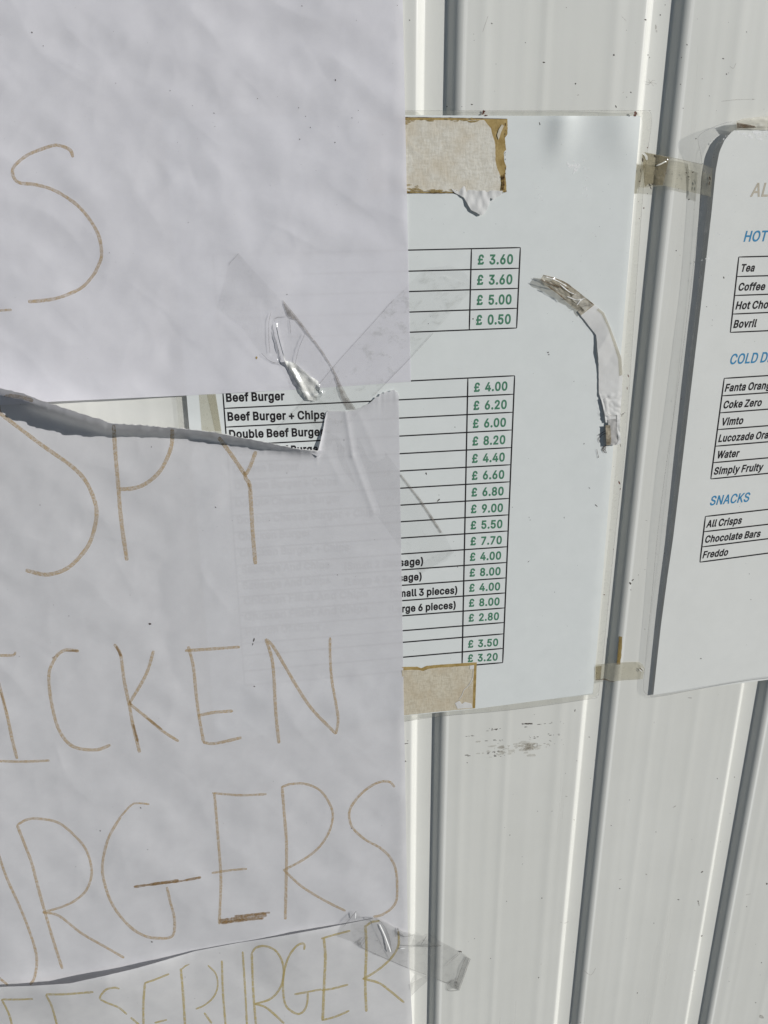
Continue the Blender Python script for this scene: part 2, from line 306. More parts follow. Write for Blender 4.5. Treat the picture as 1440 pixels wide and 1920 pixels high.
GLYPHS = """
(137;45,103 45,122 47,142 50,162 55,182 60,202 66,221 73,239 80,255 88,270 118,270 110,252 102,233 95,214 90,195 85,176 81,157 78,138 76,120 76,103 76,88 78,73 80,57 84,41 88,25 94,8 101,-10 109,-28 118,-48 88,-48 75,-23 64,2 56,27 49,53 46,78
)137;19,-48 28,-28 36,-9 43,9 49,26 53,42 57,58 59,73 60,88 61,103 60,120 59,138 56,157 52,176 47,195 41,214 35,233 27,252 19,270 48,270 56,255 64,239 71,221 77,202 82,182 86,162 90,142 91,122 92,103 91,78 87,52 81,27 72,1 61,-24 48,-48
+227;99,17 99,182 128,182 128,17;31,86 31,113 195,113 195,86
.94;48,-2 42,-1 36,1 31,4 28,9 26,15 25,20 26,27 28,32 31,37 36,40 42,43 48,43 54,43 59,40 64,37 68,32 70,27 71,20 70,15 68,9 64,4 59,1 54,-1
0227;113,-3 95,-2 79,3 65,12 53,24 42,39 34,57 29,77 25,101 24,127 25,153 29,177 35,197 43,215 53,230 65,242 79,251 95,256 113,258 131,256 147,251 161,242 174,230 184,215 192,197 198,177 201,153 203,127 201,101 198,77 192,57 184,39 174,24 162,12 147,3 131,-2;113,25 125,26 136,30 145,37 153,46 160,58 165,72 169,88 171,107 172,127 171,148 169,166 165,182 160,197 153,208 145,218 136,224 125,228 113,230 101,228 91,224 82,218 73,208 67,197 62,182 58,166 55,148 55,127 55,107 58,88 62,72 67,58 73,46 82,37 91,30 101,26
1227;38,0 38,27 195,27 195,0;138,254 138,0 106,0 106,224 105,224 43,179 43,213 99,254
2227;32,0 32,24 117,114 126,124 134,133 141,141 147,149 152,156 155,163 158,170 160,178 160,186 159,194 157,202 154,209 149,215 143,220 137,224 129,227 121,229 112,230 102,229 94,227 86,224 79,219 74,213 69,207 66,199 64,190 64,181 33,181 34,196 37,209 43,221 51,232 60,241 72,248 84,253 98,257 112,258 127,257 141,254 153,248 164,241 173,233 181,223 186,211 189,199 191,186 190,177 188,168 185,159 181,150 175,140 168,129 159,118 147,105 133,90 76,30 76,28 195,28 195,0
3227;109,-3 94,-2 80,0 66,5 54,11 44,19 35,29 28,40 24,52 22,66 55,66 56,58 59,50 63,44 69,38 75,33 83,30 91,27 100,25 109,25 119,26 129,27 138,30 145,35 152,40 157,46 161,54 164,63 165,72 164,81 162,90 158,98 153,105 146,112 137,117 127,121 115,123 101,124 78,124 78,150 144,224 144,226 35,226 35,254 186,254 186,230 106,139 106,144 124,145 140,143 154,138 167,131 177,122 185,111 192,99 195,86 196,72 195,58 191,45 185,33 177,22 166,13 154,6 141,1 125,-2
4227;20,53 20,79 123,254 155,254 54,83 54,81 207,81 207,53;141,0 141,61 141,73 141,159 171,159 171,0
5227;111,-3 96,-2 82,1 70,6 59,12 49,20 41,30 35,41 32,53 30,65 61,65 62,58 65,51 69,44 74,39 80,34 87,30 94,27 102,26 111,25 120,26 130,28 138,32 146,38 152,44 157,52 161,61 163,71 164,81 163,92 161,101 157,111 151,119 145,125 137,131 129,135 119,138 109,138 100,138 92,137 84,134 76,131 69,127 64,123 34,126 48,254 183,254 183,226 75,226 67,151 68,151 74,155 81,159 89,162 97,165 106,166 115,167 126,166 137,164 147,160 156,156 165,150 172,143 179,134 185,125 189,116 193,105 195,94 195,82 194,66 191,51 184,38 176,26 166,16 154,8 141,1 126,-2
6227;113,-3 98,-2 84,1 71,7 60,15 50,25 42,37 36,51 33,65 32,81 33,93 35,106 40,119 47,134 56,151 69,170 126,254 161,254 75,131 73,131 75,135 79,140 83,144 87,148 92,151 98,153 104,155 110,157 117,157 132,156 146,153 158,147 169,140 178,131 185,120 190,107 193,94 194,79 193,63 190,49 184,36 176,25 166,15 155,7 142,1 128,-2;113,24 123,25 131,27 139,31 146,37 152,43 157,51 161,59 163,69 164,79 163,89 161,98 157,107 152,114 146,121 139,126 131,130 123,132 113,133 104,132 95,130 87,126 80,121 74,114 69,107 65,99 63,89 62,79 63,69 65,59 69,51 74,43 80,37 87,31 95,27 104,25
7227;48,0 162,224 162,226 31,226 31,254 195,254 195,224 82,0
8227;113,-3 97,-2 82,1 68,6 56,13 45,21 37,31 31,42 27,54 26,68 27,78 29,88 33,98 37,106 43,114 51,121 58,126 67,130 76,132 76,133 65,138 55,145 46,154 40,165 36,177 35,190 36,203 40,214 45,225 53,234 62,242 73,249 85,254 99,257 113,258 128,257 141,254 153,249 164,242 173,234 181,225 186,214 190,203 191,190 190,177 186,165 180,154 171,145 162,138 150,133 150,132 159,130 168,126 176,121 183,114 189,106 194,98 197,88 200,78 200,68 199,54 195,42 189,31 181,21 171,13 158,6 145,1 130,-2;113,25 124,25 134,27 142,30 150,34 156,40 161,46 165,53 168,61 168,69 168,78 165,87 161,94 156,101 149,107 141,111 133,115 123,117 113,118 103,117 93,115 85,111 77,107 70,101 65,94 61,87 58,78 58,69 58,61 61,53 64,46 70,40 76,34 84,30 92,27 102,25;113,145 122,145 130,147 137,150 144,154 149,159 154,165 157,172 159,180 160,188 159,196 157,203 154,210 149,216 144,221 138,225 130,228 122,229 113,230 104,229 96,228 89,225 82,221 77,216 72,210 69,203 67,196 66,188 67,180 69,172 72,165 77,159 82,154 89,150 96,147 104,145
9227;113,258 128,257 142,253 155,247 166,239 176,229 184,217 190,204 193,189 194,173 194,161 191,148 186,135 180,120 170,103 158,84 100,0 65,0 151,124 154,124 151,119 148,115 144,111 139,107 134,104 128,101 122,99 116,98 109,97 94,98 81,102 69,107 58,114 49,124 41,134 36,147 33,161 32,176 33,191 36,205 42,218 50,230 60,239 71,247 84,253 98,257;113,230 104,229 95,227 87,223 80,218 74,211 69,204 66,195 63,186 63,176 63,166 66,156 69,148 74,140 80,134 87,129 95,125 104,122 113,122 123,122 131,125 139,129 146,134 152,140 157,147 161,156 163,165 164,175 163,185 161,195 157,204 152,211 146,218 139,223 131,227 123,229
A240;8,0 101,254 138,254 231,0 198,0 144,151 140,161 136,173 132,186 127,201 122,219 116,239 123,239 117,219 111,201 106,185 102,172 98,161 95,151 43,0;55,71 55,99 185,99 185,71
B228;30,0 30,254 121,254 137,253 152,250 164,245 175,239 184,230 190,221 195,210 198,199 199,187 198,177 197,168 193,160 189,153 184,148 178,143 172,139 165,136 157,133 157,131 166,130 174,127 182,123 189,117 196,110 201,102 205,92 208,81 209,68 208,56 205,44 200,33 193,24 184,16 172,9 158,4 142,1 123,0;62,29 122,29 140,30 154,34 165,40 172,48 176,58 178,68 177,77 175,85 171,92 166,99 160,104 153,109 144,113 135,115 124,115 62,115;62,143 119,143 128,143 136,145 144,148 151,152 157,157 162,163 165,170 167,178 168,186 167,197 163,206 156,214 147,221 135,225 120,226 62,226
C255;134,-3 113,-2 93,4 75,12 59,25 46,40 35,58 27,78 22,101 20,127 22,153 27,176 35,197 46,215 59,230 75,242 93,251 113,256 134,258 146,257 158,255 170,252 181,248 191,242 201,236 210,228 217,219 224,209 229,198 234,187 236,174 204,174 202,183 199,190 195,197 190,204 185,209 179,214 172,218 165,222 158,224 150,226 142,228 134,228 119,227 105,223 92,216 80,207 71,196 62,182 57,166 53,148 52,127 53,107 57,88 63,72 71,59 80,47 92,38 105,32 119,28 134,26 142,27 150,28 158,30 165,33 172,36 179,40 185,45 190,51 195,57 199,64 202,72 204,80 236,80 234,68 229,56 224,45 217,36 210,27 201,19 192,12 181,7 170,2 159,-1 146,-3
D251;109,0 48,0 48,29 107,29 127,30 144,34 159,40 171,49 182,61 189,75 195,90 198,108 200,128 198,147 195,165 190,180 182,194 172,205 160,214 145,221 129,225 110,226 47,226 47,254 113,254 136,253 157,248 176,239 192,228 206,213 217,196 225,175 229,153 231,128 229,102 224,80 217,59 206,42 192,27 175,15 156,7 134,2;62,254 62,0 30,0 30,254
F205;30,0 30,254 185,254 185,226 62,226 62,139 173,139 173,111 62,111 62,0
H258;30,0 30,254 62,254 62,144 196,144 196,254 228,254 228,0 196,0 196,116 62,116 62,0
I150;16,0 16,29 59,29 59,226 16,226 16,254 135,254 135,226 91,226 91,29 135,29 135,0
K233;52,73 52,108 58,116 64,123 70,131 75,138 81,145 87,152 93,159 100,165 106,172 182,254 224,254 116,138 114,138;30,0 30,254 62,254 62,167 62,112 62,97 62,0;186,0 94,130 114,155 224,0
L196;30,0 30,254 62,254 62,29 181,29 181,0
N262;30,0 30,254 68,254 172,91 174,87 178,82 181,75 185,69 189,61 194,53 198,45 203,36 207,27 202,27 202,36 201,45 200,54 200,63 200,71 200,79 199,97 199,254 232,254 232,0 193,0 101,145 89,165 84,173 79,181 74,191 54,226 60,227 61,192 62,164 62,145 62,0
O267;133,-3 112,-2 93,4 75,12 59,25 46,40 35,58 27,78 22,101 20,127 22,153 27,176 35,197 46,215 59,230 75,242 93,251 112,256 133,258 155,256 174,251 192,242 208,230 221,215 232,197 240,176 245,153 247,127 245,101 240,78 232,58 221,40 208,25 192,12 174,4 155,-2;133,26 148,28 162,32 175,38 186,47 196,58 204,72 210,88 214,106 215,127 214,148 210,166 204,182 196,196 186,207 175,216 162,223 148,227 133,228 119,227 105,223 92,216 81,207 71,196 63,182 57,166 53,148 52,127 53,106 57,88 63,72 71,58 81,47 92,38 105,32 119,28
P222;30,0 30,254 118,254 136,253 152,250 166,244 178,236 187,226 195,215 200,202 203,189 204,174 203,159 200,145 195,133 187,121 178,112 166,104 152,98 136,94 118,93 55,93 55,121 116,121 129,122 139,124 149,128 156,133 162,139 167,147 170,155 172,164 172,174 172,184 170,193 167,201 162,208 156,214 148,219 139,223 129,225 116,226 62,226 62,0
R224;30,0 30,254 118,254 136,253 153,250 167,244 178,237 188,227 195,217 200,204 204,191 205,176 204,161 200,148 195,136 188,125 178,116 166,109 152,103 136,100 118,99 48,99 48,128 117,128 129,128 140,130 149,133 156,138 162,143 167,150 170,158 172,167 173,176 172,186 170,194 167,202 162,209 156,215 149,220 140,223 129,225 116,226 62,226 62,0;177,0 115,115 151,115 214,0
S223;112,-4 94,-3 78,0 64,5 51,11 41,20 32,30 25,42 21,54 19,68 52,68 54,59 57,51 62,44 68,38 75,33 83,29 92,27 102,25 112,25 123,25 133,27 143,30 151,34 159,40 165,46 169,53 172,61 173,70 172,77 170,84 166,89 161,94 155,99 148,102 140,106 132,108 122,111 92,120 72,126 56,135 43,145 34,156 28,170 26,186 27,200 31,213 37,224 46,234 57,242 69,249 83,254 97,257 114,258 130,257 145,254 158,249 170,242 180,234 189,224 195,213 199,202 200,189 169,189 166,201 160,211 151,219 140,225 127,228 112,229 102,229 92,227 84,224 76,220 70,215 64,209 61,203 58,195 58,188 58,180 61,173 65,167 71,162 78,158 85,154 92,151 99,149 106,147 132,140 140,137 148,135 156,132 164,128 172,124 179,119 186,113 192,106 197,99 201,90 203,80 204,69 203,56 199,43 193,32 185,21 174,13 162,5 147,0 130,-3
T224;16,226 16,254 208,254 208,226 128,226 128,0 96,0 96,226
V240;102,0 8,254 42,254 96,103 99,94 103,82 108,69 113,53 118,35 124,15 117,15 123,36 129,54 133,69 138,82 142,94 145,103 197,254 231,254 139,0
W343;78,0 8,254 41,254 82,98 84,90 86,81 88,73 93,47 95,38 97,29 98,20 95,20 96,29 98,38 100,47 102,55 104,64 106,73 112,98 153,254 190,254 231,98 233,90 235,81 237,73 243,47 245,38 247,29 249,20 244,20 246,29 248,38 249,47 251,55 253,64 255,73 261,98 302,254 335,254 265,0 228,0 184,161 181,172 178,184 176,196 173,209 170,222 168,237 175,237 172,223 170,210 167,197 165,185 162,173 159,161 115,0
Z219;21,0 21,23 137,193 142,200 147,208 153,215 159,223 165,230 170,238 174,227 164,227 153,226 143,226 132,226 122,226 111,226 20,226 20,254 198,254 198,231 84,64 79,56 73,48 67,40 49,17 45,27 55,28 66,28 76,28 86,28 97,28 107,29 200,29 200,0
a195;80,-4 68,-4 57,-1 47,2 38,8 30,14 24,22 19,32 16,42 15,54 16,64 18,73 22,80 26,87 32,92 39,97 46,100 54,103 63,105 71,107 80,109 89,110 117,113 123,114 129,116 133,117 135,120 137,123 138,127 138,128 137,136 136,142 133,148 130,153 125,158 120,161 113,163 106,165 98,165 89,165 82,164 75,161 69,158 63,154 59,150 55,146 52,142 50,137 20,146 26,156 32,165 39,173 48,179 57,184 66,188 77,190 87,192 97,192 104,192 112,191 119,190 128,187 135,184 143,180 150,175 156,168 161,160 165,150 168,139 168,126 168,0 138,0 138,26 136,26 134,21 130,17 126,12 121,8 115,4 108,1 100,-2 90,-4;85,23 96,23 106,26 114,29 121,34 127,40 132,47 135,54 137,61 138,69 138,95 136,93 133,92 130,91 125,90 121,89 116,88 100,86 88,84 81,83 74,81 67,79 61,77 56,74 52,70 48,65 47,59 46,52 46,46 48,41 51,36 55,32 59,29 65,26 71,24 78,23
b212;115,-4 104,-3 94,-1 86,2 79,6 74,11 69,16 65,21 62,25 59,29 56,29 56,0 26,0 26,254 57,254 57,160 59,160 62,164 65,168 69,173 73,178 79,182 86,186 94,190 103,192 115,192 130,191 144,187 156,180 168,171 177,160 185,146 191,131 194,113 195,94 194,75 191,58 185,42 177,29 168,17 157,8 144,1 130,-3;110,23 121,24 131,28 140,33 147,40 153,48 158,58 161,70 163,82 164,95 163,108 161,120 158,131 153,140 147,149 140,156 131,161 121,164 110,165 99,164 89,161 81,156 73,149 67,141 62,131 59,120 57,108 56,95 57,81 59,69 63,58 67,48 73,39 81,32 89,27 99,24
c198;104,-4 87,-3 72,1 58,8 46,17 36,29 28,43 22,58 18,75 17,94 18,113 22,130 28,146 36,159 46,171 58,180 72,187 87,191 104,192 113,192 122,191 130,189 138,186 146,182 153,178 159,173 165,167 170,161 174,154 178,146 181,138 151,131 150,136 148,140 145,145 142,149 139,152 135,155 131,158 126,161 121,162 116,164 110,165 104,165 92,164 81,161 73,155 65,148 59,139 54,129 51,118 49,106 48,94 49,81 51,70 54,59 59,49 65,40 73,33 81,28 92,24 104,23 110,24 116,24 121,26 126,28 131,30 135,33 139,36 143,40 146,44 148,49 150,54 152,59 181,51 179,43 175,35 171,28 165,22 160,16 153,11 146,6 138,3 130,0 122,-2 113,-4
d212;98,-4 82,-3 68,1 56,8 44,17 35,29 27,42 22,58 18,75 17,94 18,113 22,131 27,146 35,160 45,171 56,180 69,187 83,191 98,192 109,192 118,190 126,186 133,182 139,178 144,173 147,168 151,164 153,160 155,160 155,254 186,254 186,0 156,0 156,29 153,29 151,25 147,21 143,16 139,11 133,6 126,2 118,-1 109,-3;102,23 113,24 123,27 132,32 139,39 145,48 150,58 153,69 155,81 156,95 155,108 153,120 150,131 145,141 139,149 132,156 123,161 113,164 102,165 91,164 81,161 72,156 65,149 59,140 54,131 51,120 49,108 48,95 49,82 51,70 54,58 59,48 65,40 73,33 81,28 91,24
e202;106,-4 88,-3 73,1 58,8 46,17 36,29 28,42 22,58 18,75 17,93 18,112 22,129 28,145 36,159 46,170 58,180 71,187 86,191 103,192 113,192 123,190 133,187 142,183 151,177 160,170 167,162 173,152 179,141 182,128 185,113 186,97 186,85 37,85 37,110 169,110 155,101 154,113 152,124 149,134 144,143 138,151 131,157 123,161 113,164 103,165 92,164 82,161 73,157 66,151 59,143 54,135 51,125 49,116 48,105 48,89 49,75 51,64 55,53 61,44 67,37 76,31 85,26 95,24 106,23 114,23 120,25 127,26 133,29 138,32 143,36 147,41 150,47 153,53 182,45 179,36 174,27 168,20 160,13 151,7 141,2 130,-1 119,-3
f127;114,190 114,164 3,164 3,190;40,0 40,216 41,226 44,235 48,243 53,250 60,255 68,259 76,262 85,264 94,265 100,265 106,264 111,263 115,262 119,261 121,260 114,234 107,236 105,237 101,237 97,237 89,236 82,234 77,230 74,225 72,218 71,209 71,0
g213;103,-75 90,-75 78,-73 67,-70 57,-66 49,-61 41,-55 35,-49 30,-42 25,-35 51,-20 54,-24 57,-29 61,-33 65,-37 71,-41 77,-44 85,-47 93,-48 103,-49 118,-47 130,-44 141,-38 149,-29 154,-17 156,-3 156,34 153,34 150,30 147,26 143,21 139,16 133,12 126,8 118,5 109,3 97,2 83,4 69,7 56,13 45,22 35,32 28,45 22,60 18,77 17,96 18,114 22,131 27,147 35,160 45,171 56,180 69,187 83,191 98,192 109,192 119,190 127,186 134,182 139,178 144,173 148,168 151,164 154,159 157,159 157,190 186,190 186,-4 185,-20 181,-33 175,-45 167,-54 157,-62 145,-68 132,-72 118,-74;102,30 113,30 123,33 132,38 139,44 145,51 150,61 153,71 156,83 156,96 156,109 153,121 150,132 145,141 139,150 132,156 123,161 114,164 102,165 91,164 81,161 73,156 65,149 59,141 54,131 51,120 49,109 48,96 49,84 51,72 54,61 59,52 65,44 73,38 81,33 91,30
h205;57,113 57,0 26,0 26,254 57,254 57,144 51,144 58,159 66,172 76,181 87,187 100,191 114,192 126,191 137,189 148,184 157,178 164,170 170,160 175,149 178,135 179,120 179,0 148,0 148,118 147,131 143,143 136,152 128,159 117,163 105,165 96,164 88,162 80,159 74,154 68,148 63,141 60,133 58,124
i83;26,0 26,190 57,190 57,0;42,221 36,222 31,224 27,227 23,231 21,236 21,242 21,247 23,252 27,256 31,259 36,261 42,262 47,261 52,259 57,256 60,252 62,247 63,242 62,236 60,231 57,227 52,224 47,222
k190;55,68 55,106 60,106 142,190 180,190 92,100 89,100;26,0 26,254 57,254 57,0;147,0 74,93 96,114 186,0
l95;70,-1 56,0 45,4 37,10 31,19 27,29 26,42 26,254 57,254 57,49 57,42 58,35 60,31 63,28 67,27 73,26 80,26 85,27 90,1 81,0 77,-1 73,-1
m305;26,0 26,190 56,190 56,148 54,148 57,157 61,166 66,173 72,179 79,184 86,188 94,191 102,193 110,193 123,192 134,187 144,180 151,171 157,160 160,147 156,147 159,156 163,164 169,172 175,178 182,183 190,187 199,191 208,192 218,193 229,192 239,190 249,186 257,180 264,173 270,164 275,154 278,141 278,128 278,0 248,0 248,127 247,139 243,149 236,156 228,161 219,164 209,165 201,165 194,163 187,160 181,156 177,151 173,145 170,139 168,131 168,124 168,0 137,0 137,130 136,140 132,148 126,156 119,161 110,164 100,165 92,165 85,163 79,160 73,156 67,151 63,145 60,137 58,129 57,119 57,0
n205;57,113 57,0 26,0 26,190 56,190 56,144 51,144 58,159 66,172 76,181 87,187 100,191 114,192 126,191 137,189 147,184 156,178 164,170 170,160 175,149 178,135 179,120 179,0 148,0 148,118 147,131 143,143 136,152 128,159 117,163 105,165 96,164 88,162 80,159 74,154 68,148 63,141 60,133 58,124
o208;104,-4 87,-3 72,1 58,8 46,17 36,29 28,43 22,58 18,75 17,94 18,113 22,130 28,146 36,159 46,171 58,180 72,187 87,191 104,192 120,191 136,187 149,180 161,171 171,159 180,146 186,130 189,113 191,94 189,75 186,58 180,43 171,29 161,17 149,8 136,1 120,-3;104,23 116,24 126,28 135,33 143,40 149,49 154,59 157,70 159,81 160,94 159,106 157,118 154,129 149,139 143,148 135,155 126,161 116,164 104,165 92,164 81,161 73,155 65,148 59,139 54,129 51,118 49,106 48,94 49,81 51,70 54,59 59,49 65,40 73,33 81,28 92,24
p212;26,-71 26,190 56,190 56,160 59,160 62,164 65,168 69,173 73,178 79,182 86,186 94,190 103,192 115,192 130,191 144,187 156,180 168,171 177,160 185,146 191,131 194,113 195,94 194,75 191,58 185,42 177,29 168,17 157,8 144,1 130,-3 115,-4 104,-3 94,-1 86,2 79,6 74,11 69,16 65,21 62,25 59,29 57,29 57,-71;110,23 121,24 131,28 140,33 147,40 153,48 158,58 161,70 163,82 164,95 163,108 161,120 158,131 153,140 147,149 140,156 131,161 121,164 110,165 99,164 89,161 81,156 73,149 67,141 62,131 59,120 57,108 56,95 57,81 59,69 63,58 67,48 73,39 81,32 89,27 99,24
r130;26,0 26,190 56,190 56,160 58,160 62,169 68,177 76,184 85,188 96,191 107,192 115,192 122,192 122,161 115,162 111,163 107,163 103,163 95,162 87,160 80,157 73,153 67,148 63,142 60,135 58,127 57,118 57,0
s182;91,-4 78,-3 67,-2 56,2 46,6 38,12 31,19 25,27 21,37 18,47 47,53 50,44 55,36 62,30 70,26 80,24 91,23 103,24 113,26 122,31 129,37 133,44 134,51 133,58 131,63 127,68 122,72 115,75 106,78 75,85 59,90 46,96 36,104 29,113 25,124 23,137 24,147 27,157 33,166 39,173 48,180 58,185 69,189 81,191 94,192 106,192 117,190 127,186 136,182 143,176 149,170 155,162 159,154 162,145 134,139 131,146 127,152 121,158 114,163 105,165 94,166 83,165 74,163 65,158 59,153 56,146 54,139 55,132 58,126 62,122 68,118 76,114 86,111 115,105 131,100 143,93 153,86 160,76 164,66 166,53 165,43 161,33 156,24 149,16 140,9 130,3 118,-1 105,-3
t114;102,190 102,164 3,164 3,190;32,236 63,236 63,49 64,41 65,35 68,31 72,27 78,26 85,25 93,26 101,27 107,1 103,0 100,-1 96,-1 92,-2 88,-2 84,-2 69,-1 56,4 46,11 38,20 34,32 32,46
u205;91,-3 79,-2 68,1 57,5 48,12 41,20 35,29 30,41 27,54 26,69 26,190 57,190 57,72 58,58 62,47 68,37 77,31 88,26 100,25 109,26 117,28 125,31 131,36 137,41 142,48 145,57 147,66 148,76 148,190 179,190 179,0 149,0 149,46 154,46 147,30 139,18 129,8 117,2 105,-1
v195;81,0 9,190 42,190 83,78 87,66 90,55 93,43 97,32 100,21 103,10 92,10 95,21 98,32 101,43 105,55 108,66 112,78 152,190 186,190 113,0
y195;24,-69 31,-43 36,-44 41,-45 47,-45 52,-44 57,-43 61,-41 65,-37 69,-32 72,-26 75,-18 81,-1 9,190 42,190 83,78 87,66 90,55 93,43 96,32 100,21 103,10 92,10 95,21 98,32 101,43 104,55 108,66 112,78 153,190 186,190 102,-29 98,-38 93,-47 88,-54 83,-59 76,-64 70,-68 62,-70 54,-72 46,-73 41,-72 36,-72 32,-72 29,-71 26,-70
z190;21,0 21,23 127,160 127,161 24,161 24,190 166,190 166,165 63,30 63,28 169,28 169,0
£212;18,20 18,28 27,29 35,32 40,37 44,44 46,52 46,62 43,179 43,194 46,207 51,220 58,231 67,240 78,248 90,253 104,257 120,258 132,257 144,254 155,250 165,244 174,236 181,227 187,217 191,205 194,193 164,188 161,200 157,210 150,218 141,224 131,228 120,229 110,229 101,227 93,223 87,218 81,212 77,205 75,197 73,189 73,180 77,64 76,56 75,50 73,44 70,39 66,35 61,32 57,29 51,26 46,24 41,23 36,22 31,21 26,21 22,20;18,0 18,28 151,28 155,29 159,30 162,32 164,34 165,38 165,43 165,53 194,53 194,45 193,32 189,20 183,11 175,5 164,1 150,0;18,114 18,140 156,140 156,114
"""
# ------------------------------------------------------------------ setting: ground and the grooved wall
gm = Mesh(); gm.add([(-60, -120, 0), (60, -120, 0), (60, 40, 0), (-60, 40, 0)], [(0, 1, 2, 3)])
tag(gm.build('ground', M['ground'], flat=True), kind='structure')

GL = [W(783, 0, 0).x, W(1215.5, 0, 0).x, W(1389, 1300, 0).x]
GP = 0.1415                                               # groove pitch
GW, GD, FL = 0.0250, 0.0056, 0.0052                       # groove width, depth, flank width
lefts = [GL[0] - GP * k for k in range(22, 0, -1)] + GL + [GL[2] + GP * k for k in range(1, 20)]
def profile():
    pts = []
    def bend(x, y, d0, d1, rad, n=4):
        """round a corner at (x, y) between directions d0 (in) and d1 (out)"""
        a = (x - d0[0] * rad, y - d0[1] * rad); b = (x + d1[0] * rad, y + d1[1] * rad)
        for k in range(n + 1):
            t = k / n
            pts.append(((1 - t) ** 2 * a[0] + 2 * t * (1 - t) * x + t * t * b[0], (1 - t) ** 2 * a[1] + 2 * t * (1 - t) * y + t * t * b[1]))
    s = math.hypot(FL, GD); dn = (FL / s, GD / s); up = (FL / s, -GD / s); fl = (1, 0)
    for i, x0 in enumerate(lefts):
        bend(x0, 0, fl, dn, 0.0014); bend(x0 + FL, GD, dn, fl, 0.0010)
        bend(x0 + GW - FL, GD, fl, up, 0.0010); bend(x0 + GW, 0, up, fl, 0.0040, 8)
        x1 = lefts[i + 1] if i + 1 < len(lefts) else x0 + GP
        near = -0.3 < x0 < 0.9
        a, b = x0 + GW + 0.004, x1 - 0.003
        n = 56 if near else 6
        for k in range(n + 1):
            x = a + (b - a) * k / n; f = k / n; y = 0.0
            for c, amp, sg in ((0.10, 0.20, 0.03), (0.19, 0.10, 0.012), (0.33, 0.16, 0.03), (0.47, 0.20, 0.02), (0.66, 0.14, 0.03), (0.84, 0.22, 0.035), (0.93, .12, .012)):
                y -= 0.0007 * amp * (1 + 0.6 * math.sin(i * 2.3 + c * 17)) * math.exp(-((f - c - 0.02 * math.sin(i * 1.7 + c * 9)) / sg) ** 2)
            pts.append((x, y * min(1, k / 3, (n - k) / 3)))
    return pts
PR = profile(); NP = len(PR); ZS = [0.0] + [0.5 + 1.5 * k / 22 for k in range(23)] + [2.6]
wm = Mesh(); v = []; f = []
for z in ZS:
    for x, y in PR: v.append((x, y, z))
for j in range(len(ZS) - 1):
    for i in range(NP - 1):
        k = j * NP + i; f.append((k, k + 1, k + NP + 1, k + NP))
wm.add(v, f)
xa, xb = PR[0][0], PR[-1][0]
wm.add([(xa, 0, 0), (xb, 0, 0), (xb, 0, 2.6), (xa, 0, 2.6), (xa, .08, 0), (xb, .08, 0), (xb, .08, 2.6), (xa, .08, 2.6)], [(4, 7, 6, 5), (0, 4, 5, 1), (3, 2, 6, 7), (0, 3, 7, 4), (1, 5, 6, 2)])
wall = wm.build('grooved_wall', M['wall'])
tag(wall, 'white painted steel wall with upright grooves, speckled with dirt, behind all the papers', 'wall')
PXS = np.array([q[0] for q in PR]); PYS = np.array([q[1] for q in PR])
def pan(x, y):
    """height of the painted steel itself under a photo pixel, grooves included"""
    h = 0.0
    for _ in range(3): h = -1000.0 * float(np.interp(W(x, y, h).x, PXS, PYS))
    return h
def h0(c): return lambda x, y: c

# dirt on the wall
def specks(name, mt, parent, lst, h, lift=0.05):
    ms = Mesh()
    for q in lst:
        x, y, r = q[:3]; ms.fleck(x, y, r, h, lift, q[3] if len(q) > 3 else random.uniform(0.8, 1.6), q[4] if len(q) > 4 else random.uniform(0, 3))
    o = ms.build(name, mt, parent, True); o['kind'] = 'stuff'; return o
wl_pts = [(1151, 103, 2.6), (1079, 157, 1.9), (1183, 173, 1.7), (1175, 182, 1), (922, 44, 1.4, 1.6, .6), (1020, 117, 1.6, 2, .1), (1210, 37, 2), (1238, 28, 1.5), (1278, 108, 1.2), (1356, 110, 2), (1362, 139, 1.6),
          (1247, 9, 1.2), (768, 38, 1.4), (838, 200, 1.4), (866, 200, 1.4), (885, 196, 1.6, 2, 0), (906, 210, 2.4, 1.5, 1.2), (1276, 158, 1.3), (1281, 203, 1), (1215, 103, 1.2), (1292, 374, 1.6), (1155, 200, 1.2, 3, 1.3), (1288, 84, 1.4),
          (1094, 862, 1), (1182, 1094, 2.4, 1.4, .8), (1186, 1088, 1.2, 3, -.7), (1197, 1078, 1), (1183, 1106, 1), (1345, 1460, 1.4), (1377, 1457, 1), (1146, 1548, 1.4), (1162, 1666, 1.3), (1309, 1690, 1.5), (1316, 1755, 1.2), (1195, 1862, 1.6), (1016, 1684, 1.2), (1010, 1833, 1.3), (1008, 1521, 1.1), (1035, 1521, 1), (956, 1566, 1),
          (1428, 1805, 1.2), (1438, 1657, 2), (1272, 1687, 1.3, 2.5, .2), (1303, 1820, 1.2), (1226, 1731, 1.1), (920, 1797, 1), (1105, 1382, 1.2, 2, .4), (1316, 1635, 1.4, 2.5, -.6), (890, 1760, 1), (876, 1430, 1.3), (1078, 1332, 1.4, 3, 1.8), (1268, 470, 1.3), (1196, 780, 1.2), (1305, 260, 1.2),
          (1062, 14, 1), (1400, 60, 1.2), (1330, 180, 1), (1412, 186, 1), (985, 80, 1), (1018, 232, 1), (930, 120, .9), (1400, 1700, 1), (1390, 1550, .9), (1180, 1500, .9), (950, 1690, .9), (1060, 1450, .9), (1230, 1560, .9), (1417, 1880, 1.5), (980, 1620, .8)]
rng = random.Random(5)
for _ in range(95):
    x = rng.choice([rng.uniform(868, 1200), rng.uniform(1290, 1440), rng.uniform(1150, 1380)]); y = rng.uniform(0, 1920)
    wl_pts.append((x, y, rng.uniform(0.35, 0.8)))
specks('dirt_specks', M['dirt'], wall, wl_pts, pan)
